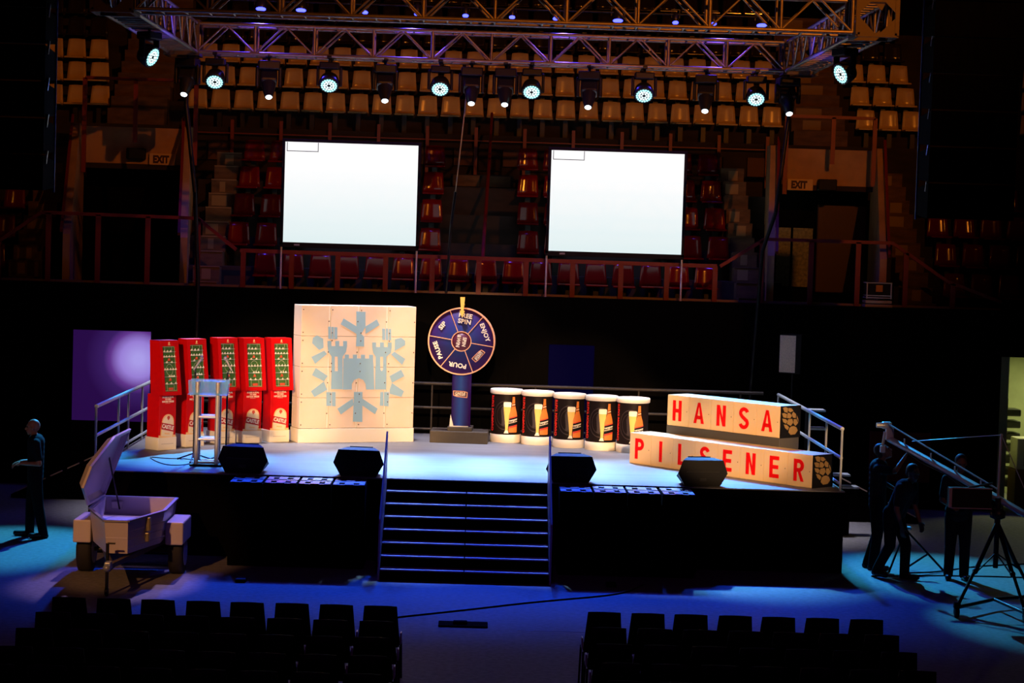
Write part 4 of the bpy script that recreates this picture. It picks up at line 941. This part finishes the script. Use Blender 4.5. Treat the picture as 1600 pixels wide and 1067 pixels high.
# loudspeaker on a pole behind the HANSA blocks
t = thing('pole_speaker', 'grey loudspeaker on a thin pole behind the HANSA blocks', 'loudspeaker', (5.68, 7.1, 0), math.radians(-28))
a = MB(); a.extr([(-.2, -.16, 2.44), (.2, -.16, 2.44), (.14, .2, 2.44), (-.14, .2, 2.44)], (0, 0, .7)); sb = a.obj('cabinet', BLKP, t)
a = MB(); a.extr([(-.195, -.17, 2.46), (.1, -.17, 2.46), (.1, -.16, 2.46), (-.195, -.16, 2.46)], (0, 0, .66)); a.obj('grille', mat('grille_tan', (.8, .68, .52), .6, noise=(60, .2, (1, 1, 1))), sb)
a = MB(); a.tube((0, 0, .0), (0, 0, 2.44), .018); a.obj('pole', BLKM, t)
for k in range(3):
    b = MB(); th = 2*PI*k/3; b.tube((0, 0, .9), (.35*math.cos(th), .35*math.sin(th), .01), .012); b.obj('leg', BLKM, t)

# ------------------------------------------------------------------ trailer
t = thing('box_trailer', 'white box trailer with its lid propped open, left in front of the stage', 'trailer', (-4.6, -2, 0))
plan = [(-.52, 1.0), (.5, 1.0), (.52, -.3), (.22, -1.4), (-.08, -1.4), (-.47, -.3)]
WT = mat('trailer_white', (.55, .5, .52), .35, noise=(2, .06, (1, 1, 1))); WI = mat('trailer_inside', (.5, .46, .55), .5)
Z0, Z1 = .5, .93
def zt(y): return Z1+.0*y
a = MB(); n = len(plan)
inner = [(x*.93, y*.965+.02) for x, y in plan]
vs = [(x*.9, y*.9 if y < 0 else y, Z0) for x, y in plan]+[(x, y, Z1) for x, y in plan]+[(x, y, Z1) for x, y in inner]+[(x, y, Z0+.2) for x, y in inner]
fs = [tuple(range(n-1, -1, -1))]
for k in range(2): fs += [(k*n+i, k*n+(i+1) % n, (k+1)*n+(i+1) % n, (k+1)*n+i) for i in range(n)]
a.add(vs, fs, 0); a.add(vs, [(2*n+i, 2*n+(i+1) % n, 3*n+(i+1) % n, 3*n+i) for i in range(n)]+[tuple(range(3*n, 4*n))], 1)
bd = a.obj('body', [WT, WI], t)
a = MB()
for i in range(n): p = plan[i]; q = plan[(i+1) % n]; a.bar((*p, Z1+.008), (*q, Z1+.008), .045, .022)
a.obj('rim_trim', mat('trim_metal', (.5, .5, .55), .3, .7), bd)
a = MB(); a.bev(-.4, -.25, .93, .965, .78, .88, .01); a.obj('inner_fitting', WT, bd)
a = MB(); a.bev(-.06, .08, -1.2, -1.12, .7, .78, .02); a.obj('inner_fitting', WT, bd)
a = MB(); a.bev(.36, .42, -.86, -.78, .74, .92, .01); a.bev(.355, .41, -.88, -.8, .6, .72, .01, 0); a.obj('latch', mat('latch_metal', (.4, .35, .2), .3, .8), bd)
a = MB()
for z in (.6, .7, .8): a.bar((.532, -.3, z), (.235, -1.38, z), .004, .006)
a.obj('side_groove', mat('groove_grey', (.25, .22, .24), .6), bd)
# lid: same plan, hinged on the left edge, opened about 70 degrees
hx = -.5
LM = Matrix.Translation((hx, 0, Z1+.02)) @ Matrix.Rotation(math.radians(-70), 4, 'Y') @ Matrix.Translation((-hx, 0, 0))
a = MB(); lp = plan; li = [(x*.92, y*.96+.01) for x, y in plan]; top = [(x*.85, y*.88+.03) for x, y in plan]
vs = [(x, y, 0) for x, y in li]+[(x, y, 0) for x, y in lp]+[(x, y, .03) for x, y in lp]+[(x, y, .1) for x, y in top]+[(x*.97, y*.98, .08) for x, y in top]+[(x, y, .03) for x, y in li]
f0 = [tuple(range(3*n, 4*n))]
for k in range(3): f0 += [(k*n+i, k*n+(i+1) % n, (k+1)*n+(i+1) % n, (k+1)*n+i) for i in range(n)]
a.add(vs, f0, 0, LM); a.add(vs, [(i, (i+1) % n, 5*n+(i+1) % n, 5*n+i) for i in range(n)]+[(5*n+i, 5*n+(i+1) % n, 4*n+(i+1) % n, 4*n+i) for i in range(n)]+[tuple(range(5*n-1, 4*n-1, -1))], 1, LM)
lid = a.obj('lid', [WT, WI], t)
a = MB(); a.bev(-.1, .08, -.1, .06, .085, .12, .01, 0, LM); a.obj('lid_bracket', WT, lid)
a = MB(); a.tube(tuple(LM @ Vector((.1, .5, .08))), (-.28, .9, .78), .012); a.obj('gas_strut', BLKM, lid)
for sx, lb in ((-1, 'left fender box'), (1, 'right fender box')):
    a = MB(); a.bev(sx*.62-.12, sx*.62+.12, -.05, .75, .44, .75, .02); a.obj('fender', WT, t)
    w = MB(); Mw = Tr(sx*.62, .35, .3, ry=PI/2); w.lathe([(.2, -.1), (.3, -.09), (.31, -.05), (.31, .05), (.3, .09), (.2, .1)], 32, M=Mw); wo = w.obj('wheel', mat('tyre_black', (.012, .012, .012), .8), t)
    w = MB(); w.lathe([(.19, -.105), (.19, .105)], 24, M=Mw); w.obj('rim', STEEL, wo)
a = MB(); a.tube((-.62, .35, .3), (.62, .35, .3), .03); a.obj('axle', BLKM, t)
a = MB(); a.bar((-.4, .2, .46), (.07, -1.75, .42), .06, .06); a.bar((.45, .2, .46), (.07, -1.75, .42), .06, .06); a.box(-.44, .48, .9, .98, .42, .5); a.bar((0.07, -1.6, .42), (.07, -2.0, .42), .07, .07); a.obj('drawbar', mat('chassis_dark', (.08, .05, .045), .5), t)
a = MB(); a.tube((.0, -1.6, .06), (.0, -1.6, .68), .022); a.tube((.0, -1.6, .68), (.1, -1.6, .68), .012); a.lathe([(.05, -.02), (.06, 0), (.05, .02)], 16, M=Tr(0, -1.6, .06, ry=PI/2)); a.obj('jockey_wheel', BLKM, t)
a = MB(); a.sph((.07, -2.02, .43), .05, 10, 8); a.bev(.03, .11, -2.0, -1.85, .4, .5, .015); a.obj('coupling', STEEL, t)

# ------------------------------------------------------------------ audience chairs
def chair():
    t = thing('audience_chair', '', 'chair'); CH = mat('chair_black', (.003, .003, .004), .6, spec=.08)
    a = MB(); N = 5   # tapered curved backrest
    g = [(-1+2*i/N, j/3) for j in range(4) for i in range(N+1)]
    f = lambda u, v, o: (u*(.205-.035*v), -.2-.1*v+.03*(1-u*u)+o, .44+.42*v)
    vs = [f(u, v, 0) for u, v in g]+[f(u, v, .02) for u, v in g]; k = len(g); fs = []
    for j in range(3):
        for i in range(N): q = j*(N+1)+i; fs += [(q, q+1, q+N+2, q+N+1), (k+q, k+q+N+1, k+q+N+2, k+q+1)]
    rim = list(range(N+1))+[(j+1)*(N+1)-1+0 for j in range(1, 4)]+[3*(N+1)+i for i in range(N-1, -1, -1)]+[j*(N+1) for j in (2, 1)]
    for p, q in zip(rim, rim[1:]+rim[:1]): fs.append((p, k+p, k+q, q))
    a.add(vs, fs, 0, None, True); a.obj('backrest', CH, t)
    a = MB(); a.bev(-.2, .2, -.2, .22, .41, .45, .018); a.obj('seat', CH, t)
    LM_ = mat('chair_leg', (.03, .03, .035), .25, .8)
    for sx in (-1, 1):
        for y0, y1 in ((-.18, -.24), (.18, .24)):
            a = MB(); a.tube((sx*.2, y0, .42), (sx*.208, y1, 0), .012); a.obj('leg', LM_, t)
    for sx in (-1, 1):
        a = MB(); a.bev(sx*.216-.008, sx*.216+.008, -.26, -.14, .46, .58, .006); a.obj('link_bracket', mat('bracket_chrome', (.7, .7, .75), .35, .7), t)
    return t
cp_ = chair(); first = True
rows = [(-8.5, 'farthest'), (-9.35, 'second'), (-10.2, 'third'), (-11.07, 'fourth'), (-11.85, 'nearest')]
for y, rn in rows:
    for side, xs in (('left', [-4.13+.4615*i for i in range(8)]), ('right', [1.42+.457*i for i in range(7)])):
        for i, x in enumerate(xs):
            o = cp_ if first else copy_tree(cp_); first = False
            o.location = (x, y+.28+random.uniform(-.01, .01), 0); o.rotation_euler = (0, 0, random.uniform(-.02, .02))
            tag(o, f'black audience chair, {ORD[i]} from left in the {rn} row, {side} block', None, f'chairs of the {side} block')

# ------------------------------------------------------------------ people
SKIN = mat('skin', (.42, .2, .13), .5); SKIND = mat('skin_dark', (.16, .07, .045), .5)
SHIRT = mat('shirt_black', (.006, .007, .012), .85, spec=.2); TROU = mat('trouser_black', (.004, .004, .006), .9, spec=.15); SHOE = mat('shoe_black', (.015, .015, .016), .35)
HAIR = mat('hair_black', (.015, .012, .012), .6)
def remesh(mb, name, m, parent, vox, smooth=3, inflate=0):
    o = mb.obj(name, m, None)
    r = o.modifiers.new('r', 'REMESH'); r.mode = 'VOXEL'; r.voxel_size = vox; r.use_smooth_shade = True
    s_ = o.modifiers.new('s', 'SMOOTH'); s_.iterations = smooth; s_.factor = .5
    dg = bpy.context.evaluated_depsgraph_get(); dg.update()
    me = bpy.data.meshes.new_from_object(o.evaluated_get(dg)); me.name = name; old = o.data
    o.modifiers.clear(); o.data = me; bpy.data.meshes.remove(old)
    me.materials.clear(); me.materials.append(m)
    if parent: o.parent = parent
    return o
def cap(mb, a, b, r1, r2):
    a = Vector(a); b = Vector(b)
    mb.sph(a, r1, 12, 8); mb.sph(b, r2, 12, 8); mb.tube(a, b, r1, r2, 12)
def hand(mb, w, d, nrm, curl=.5, side=1):
    """palm and five fingers; w wrist, d direction, nrm palm normal (fingers curl towards it)"""
    w = Vector(w); d = Vector(d).normalized(); nrm = Vector(nrm); nrm = (nrm-d*nrm.dot(d)).normalized(); s_ = d.cross(nrm)*side
    for k in (-1, 0, 1): cap(mb, w+s_*.014*k, w+d*.085+s_*.024*k, .017, .015)
    for k, ln in enumerate((.062, .074, .08, .072)):
        off = s_*(.032-.0215*k); p = w+d*.088+off; r = .0095
        q = p+(d*math.cos(curl*.6)+nrm*math.sin(curl*.6))*ln*.55; e = q+(d*math.cos(curl*1.7)+nrm*math.sin(curl*1.7))*ln*.5
        cap(mb, p, q, r, r*.95); cap(mb, q, e, r*.95, r*.8)
    p = w+d*.025-s_*.026; q = p+(d*.6-s_*.75+nrm*.3).normalized()*.04; e = q+(d*.85-s_*.3+nrm*.4).normalized()*.035
    cap(mb, p, q, .013, .011); cap(mb, q, e, .011, .009)
def person(loc, rz, label, J, skin, hair=True, bald=False, sc=1.0):
    """J: joints in the local frame, figure facing -y"""
    b = MB(); V = lambda k: Vector(J[k])
    hips = (V('hipL')+V('hipR'))/2; sh = (V('shL')+V('shR'))/2
    for s_ in 'LR':
        cap(b, V('hip'+s_), V('kn'+s_), .085, .058); cap(b, V('kn'+s_), V('an'+s_), .055, .036)
        cap(b, V('an'+s_)+Vector((0, .03, -.03)), V('toe'+s_), .035, .03)
        cap(b, V('sh'+s_), V('el'+s_), .05, .04); cap(b, V('el'+s_), V('wr'+s_), .039, .025)
        cap(b, sh, V('sh'+s_), .06, .055)
        hd_ = Vector(J['hd'+s_]); hand(b, V('wr'+s_), hd_, J.get('pn'+s_, (0, 1, 0)), J.get('curl', .5), 1 if s_ == 'L' else -1)
    for k in range(7):
        f = k/6; c = hips.lerp(sh, f); w = .13-.035*math.sin(f*PI*.8)+.03*f
        for sx in (-1, 1): b.sph(c+Vector((sx*w*.45, 0, 0)), .105+.012*f, 12, 8)
    hc = V('head'); nk = sh+Vector((0, 0, .03)); cap(b, nk, hc+Vector((0, .01, -.08)), .06, .052)
    fw = Vector(J.get('look', (0, -1, 0))).normalized(); q = Vector((0, -1, 0)).rotation_difference(fw)
    def hp(x, y, z): return hc+q @ Vector((x, y, z))
    b.sph(hc+q @ Vector((0, .015, .025)), .098, 18, 14, sc=(.8, .98, 1.0), q=q)
    b.sph(hp(0, -.03, -.045), .07, 14, 10, sc=(.8, .9, .98), q=q); b.sph(hp(0, -.06, -.085), .03, 10, 8, q=q)
    cap(b, hp(0, -.085, .012), hp(0, -.108, -.022), .01, .016)
    for sx in (-1, 1):
        b.sph(hp(sx*.08, .005, -.005), .025, 8, 6, sc=(.4, .8, 1.2), q=q); cap(b, hp(sx*.014, -.083, .03), hp(sx*.045, -.073, .028), .012, .01)
    cap(b, hp(-.02, -.088, -.055), hp(.02, -.088, -.055), .011, .011)
    body = remesh(b, 'person', skin, None, .0085, 4)
    body.location = loc; body.rotation_euler = (0, 0, rz); body.scale = (sc, sc, sc); tag(body, label, 'person')
    e = MB()
    for sx in (-1, 1): e.sph(hp(sx*.03, -.083, .012), .011, 8, 6)
    e.obj('eye', mat('eye_dark', (.05, .04, .04), .2), body)
    e = MB(); e.bar(hp(-.022, -.101, -.055), hp(.022, -.101, -.055), .004, .004); e.obj('mouth', mat('lip', (.2, .06, .05), .5), body)
    if not bald:
        h = MB(); h.sph(hp(0, .03, .04), .104, 18, 12, sc=(.84, .93, .95), q=q); h.sph(hp(0, .06, .0), .085, 14, 10, sc=(.9, .6, 1), q=q); remesh(h, 'hair', HAIR, body, .01, 2)
    s2 = MB()
    for k in range(8):
        f = k/7; c = (hips+Vector((0, 0, -.02))).lerp(sh, f); w = .14-.025*math.sin(f*PI*.8)+.035*f
        for sx in (-1, 1): s2.sph(c+Vector((sx*w*.47, 0, 0)), .122+.01*f, 12, 8)
    for s_ in 'LR':
        cap(s2, sh, V('sh'+s_), .08, .075); cap(s2, V('sh'+s_), V('sh'+s_).lerp(V('el'+s_), .72), .075, .062)
    cap(s2, nk, nk+Vector((0, 0, .02)), .075, .068); remesh(s2, 'shirt', SHIRT, body, .012, 3)
    s3 = MB(); cap(s3, V('hipL')+Vector((0, 0, .06)), V('hipR')+Vector((0, 0, .06)), .11, .11)
    for s_ in 'LR':
        cap(s3, V('hip'+s_), V('kn'+s_), .108, .082); cap(s3, V('kn'+s_), V('an'+s_)+Vector((0, .005, -.02)), .08, .07)
    remesh(s3, 'trousers', TROU, body, .012, 3)
    for s_ in 'LR':
        s4 = MB(); cap(s4, V('an'+s_)+Vector((0, .04, -.055)), V('toe'+s_), .045, .04); cap(s4, V('an'+s_)+Vector((0, .02, -.05)), V('toe'+s_)+Vector((.012, .01, 0)), .046, .038)
        so = remesh(s4, 'shoe', SHOE, body, .008, 2)
        lo = min(v.co.z for v in so.data.vertices)
    e = MB(); e.tube(hips+Vector((0, 0, .08)), hips+Vector((0, 0, .115)), .0, n=8) if False else None
    return body
def base_pose(**k):
    J = dict(hipL=(.09, 0, .93), hipR=(-.09, 0, .93), knL=(.1, -.02, .5), knR=(-.1, -.02, .5), anL=(.11, .02, .09), anR=(-.11, .02, .09), toeL=(.13, -.17, .042), toeR=(-.13, -.17, .042),
             shL=(.185, 0, 1.43), shR=(-.185, 0, 1.43), elL=(.23, .03, 1.14), elR=(-.23, .03, 1.14), wrL=(.23, -.05, .88), wrR=(-.23, -.05, .88), hdL=(0, -.15, -1), hdR=(0, -.15, -1), pnL=(-1, 0, 0), pnR=(1, 0, 0), head=(0, -.02, 1.66))
    J.update(k); return J
person((-6.54, 1.22, 0), math.radians(-80), 'bald person in a black shirt standing on the floor left of the trailer, forearms raised',
       base_pose(anL=(.11, .13, .09), knL=(.1, .05, .5), toeL=(.13, -.05, .042), anR=(-.11, -.08, .09), knR=(-.1, -.06, .5), toeR=(-.14, -.28, .042),
       elL=(.25, .06, 1.13), wrL=(.12, -.2, 1.12), hdL=(-.15, -1, -.25), pnL=(0, 0, -1), elR=(-.25, .05, 1.13), wrR=(-.1, -.22, 1.13), hdR=(.2, -1, -.3), pnR=(0, 0, -1), head=(0, -.05, 1.655), look=(0, -1, -.05)), SKIN, bald=True)
person((5.98, .42, 0), math.radians(78), 'person in black reaching one arm up to the camera crane beside the stage',
       base_pose(anL=(.11, .1, .09), toeL=(.13, -.09, .042), elR=(-.26, -.23, 1.42), wrR=(-.1, -.36, 1.62), hdR=(.0, -.5, .85), pnR=(0, -1, 0),
       elL=(.27, -.06, 1.2), wrL=(.2, -.28, 1.1), hdL=(0, -1, .1), head=(0, -.06, 1.66), look=(.0, -1, .5)), SKIND, sc=1.05)
person((6.1, -.38, 0), math.radians(48), 'person in black bending forward in mid-step, one arm hanging, in front of the crane worker',
       base_pose(anR=(-.1, .22, .12), knR=(-.1, .02, .48), toeR=(-.12, .06, .05), anL=(.1, -.12, .09), knL=(.1, -.12, .49), toeL=(.12, -.31, .042),
       hipL=(.09, .04, .9), hipR=(-.09, .04, .9), shL=(.18, -.16, 1.33), shR=(-.18, -.16, 1.33), head=(0, -.25, 1.54), look=(-.2, -1, -.3), elR=(-.23, -.14, 1.03), wrR=(-.2, -.22, .78), elL=(.22, -.18, 1.04), wrL=(.16, -.3, .84), hdL=(0, -.4, -1)), SKIND)
person((7.02, -.3, 0), math.radians(-8), 'person in black standing behind the crane monitor, facing the seats',
       base_pose(elL=(.24, .0, 1.12), wrL=(.12, -.25, 1.12), hdL=(-.2, -1, .1), pnL=(0, 0, -1), elR=(-.24, .02, 1.12), wrR=(-.1, -.22, 1.05), hdR=(.2, -1, .1), pnR=(0, 0, -1), head=(0, -.04, 1.66), look=(.1, -1, -.2)), SKIND, sc=1.01)

# ------------------------------------------------------------------ camera crane
CR = mat('crane_tube', (.6, .64, .66), .35, .3)
t = thing('camera_crane', 'long camera crane with slanting blue-lit arm on a black tripod at the right', 'camera crane', (6.97, -2.7, 0))
P0 = Vector((6.97, -2.7, 0)); W_ = lambda *p: Vector(p)-P0
tip = W_(5.93, -.5, 2.02); piv = W_(6.99, -2.6, 1.46); end = W_(7.32, -3.3, 1.27)
a = MB(); a.tube(tip, piv, .045, .05, 12); a.tube(piv, end, .045, n=12); a.obj('boom_arm', CR, t)
a = MB(); u = Vector((0, 0, .13)); a.tube(tip+u+Vector((-.05, 0, .1)), piv+Vector((0, 0, .12)), .012); 
for k in (.15, .4, .62, .85): q = tip.lerp(piv, k); a.tube(q, q+Vector((0, 0, .12)), .012)
a.obj('levelling_rod', CR, t)
a = MB(); a.tube(piv, W_(7.0, -2.6, 2.31), .016); a.obj('mast', CR, t)
a = MB(); top = W_(7.0, -2.6, 2.31); a.tube(top, tip.lerp(piv, .22)+Vector((0, 0, .14)), .006); a.tube(top, end+Vector((0, 0, .06)), .006); a.sph(top, .02, 8, 6); a.obj('stay_cable', CR, t)
a = MB(); a.bev(tip.x-.05, tip.x+.06, tip.y-.06, tip.y+.06, tip.z-.02, tip.z+.16, .015); a.bev(tip.x-.11, tip.x+.03, tip.y-.05, tip.y+.05, tip.z+.14, tip.z+.24, .02); a.lathe([(.035, -.06), (.04, .06)], 14, M=Tr(tip.x-.13, tip.y-.02, tip.z+.19, ry=PI/2))
a.tube((tip.x-.06, tip.y, tip.z+.1), (tip.x-.09, tip.y, tip.z-.14), .02); a.bev(tip.x-.12, tip.x-.05, tip.y-.04, tip.y+.04, tip.z-.2, tip.z-.1, .012); a.obj('camera_head', CR, t)
a = MB(); pts = [tip.lerp(piv, .1)+Vector((0, -.05, -.02)), tip.lerp(piv, .3)+Vector((0, -.06, -.08)), tip.lerp(piv, .55)+Vector((0, -.06, -.05)), tip.lerp(piv, .72)+Vector((0, -.06, -.12)), tip.lerp(piv, .9)+Vector((0, -.06, -.03)), piv]
a.path(pts, .014); a.obj('arm_cable', BLKM, t)
a = MB()
for k in range(4): a.lathe([(.05, 0), (.2, .005), (.2, .05), (.05, .055)], 24, M=Tr(end.x+.08+.06*k-.1, end.y, end.z-.12-.02*k, ry=PI/2, rz=-.9))
a.obj('counterweight', BLKP, t)
a = MB(); a.lathe([(.05, 0), (.1, .02), (.1, .1), (.06, .14)], 16, M=Tr(0, 0, 1.2)); a.tube((0, 0, 1.0), (0, 0, 1.48), .04); a.tube((0, 0, .55), (0, 0, 1.2), .035); a.obj('pan_head', BLKM, t)
for fx, fy in ((-.66, -.72), (.16, -1.0), (.62, .35)):
    a = MB(); a.tube((0, 0, 1.15), (fx*.55, fy*.55, .55), .03); a.tube((fx*.55, fy*.55, .58), (fx, fy, .13), .022); a.sph((fx*.55, fy*.55, .56), .04, 8, 6)
    a.tube((fx*.62, fy*.62, .5), (0, 0, .75), .01); a.tube((0, 0, .13), (fx, fy, .13), .025); a.obj('leg', BLKM, t)
    a = MB(); a.lathe([(.05, -.03), (.08, -.02), (.08, .02), (.05, .03)], 16, M=Tr(fx, fy, .08, ry=PI/2)); a.bev(fx-.04, fx+.04, fy-.04, fy+.04, .12, .2, .01); a.obj('wheel', BLKP, t)
t = thing('crane_monitor', 'black flat monitor with a pale left edge hanging beside the crane arm', 'monitor', tuple(W_(6.6, -2.6, 1.46)+P0))
a = MB(); a.bev(-.26, .3, -.05, .12, -.13, .13, .01); a.obj('monitor_case', BLKP, t)
a = MB(); a.box(-.275, -.235, -.06, -.05, -.13, .13); a.box(-.235, .3, -.056, -.05, .125, .14); a.box(-.235, .3, -.056, -.05, -.14, -.128); a.obj('monitor_rim', mat('rim_rose', (.4, .3, .32), .4), t)
a = MB(); a.tube((.0, .03, .13), (.32, .02, .2), .015); a.tube((.3, .03, -.1), (.37, 0, -.2), .02); a.obj('monitor_bracket', BLKM, t)
t = thing('folding_stand', 'small black folding stand with a slanting leg between the two groups of crew', 'stand', (6.62, .45, 0))
for p, q in (((-.18, 0, .02), (-.2, .02, .62)), ((-.2, .02, .6), (.36, -.12, .02)), ((-.16, 0, .03), (.14, -.06, .26)), ((-.2, -.02, .62), (-.5, -.4, .02))):
    a = MB(); a.tube(p, q, .016); a.obj('leg', BLKM, t)
a = MB(); a.bev(-.27, -.12, -.05, .06, .6, .64, .008); a.obj('top_plate', STEEL, t)
cable('floor_cable', [(6.4, .1, .01), (6.9, .2, .01), (7.4, .9, .01), (8.2, 1.2, .01), (9.2, 1.6, .01)], .01, BLKM, 'thin cable on the teal-lit floor behind the crane operator')
cable('floor_cable', [(5.8, -.3, .01), (6.4, -.1, .01), (7.4, .1, .01), (8.8, -.1, .01)], .01, BLKM, 'thin cable under the folding stand on the floor')

# ------------------------------------------------------------------ doorway room at the right
OL = mat('olive_wall', (.35, .36, .2), .8, noise=(3, .1, (1, 1, 1)))
m = MB(); m.box(9.55, 9.7, 7.6, 8.4, 0, 2.82); m.box(9.55, 9.6, 8.4, 10.6, 0, 2.9); m.box(12.4, 12.5, 8.35, 10.6, 0, 2.9); m.box(9.55, 12.5, 10.5, 10.6, 0, 2.9); struct('wall_side_room', m, OL)
m = MB(); m.box(9.55, 12.5, 7.6, 10.6, -.2, 0); struct('floor_side_room', m, FLOOR)
m = MB(); m.box(9.55, 12.5, 8.35, 10.6, 2.9, 2.95); struct('ceiling_side_room', m, OL)
t = thing('storage_rack', 'black rack of stacked items just inside the lit doorway', 'rack', (9.95, 8.75, 0))
a = MB(); a.box(-.2, .0, -.2, .2, 0, 2.0); a.obj('rack_body', BLKP, t)
for i in range(7):
    a = MB(); a.bev(-.17, .25, -.22, .22, .35+.22*i, .48+.22*i, .02); a.obj('tray', mat('tray_dark', (.03, .03, .02), .5), t)
t = thing('white_crate', 'white appliance with dark front beside the rack in the doorway', 'box', (10.25, 8.1, 0))
a = MB(); a.bev(-.28, .5, -.25, .25, .75, 1.32, .015); a.obj('crate_body', WHITE, t)
a = MB(); a.box(-.15, .4, -.256, -.25, .82, 1.15); a.obj('crate_front', mat('appliance_grey', (.2, .22, .2), .4), t)
a = MB(); a.bev(-.3, .5, -.27, .27, 0, .74, .01); a.obj('counter', mat('brown_board', (.2, .1, .03), .6), t)
l = area('room_lamp', (11.2, 8.9, 2.8), (11.2, 8.9, 0), (.85, .9, .4), 60, .8, .4)
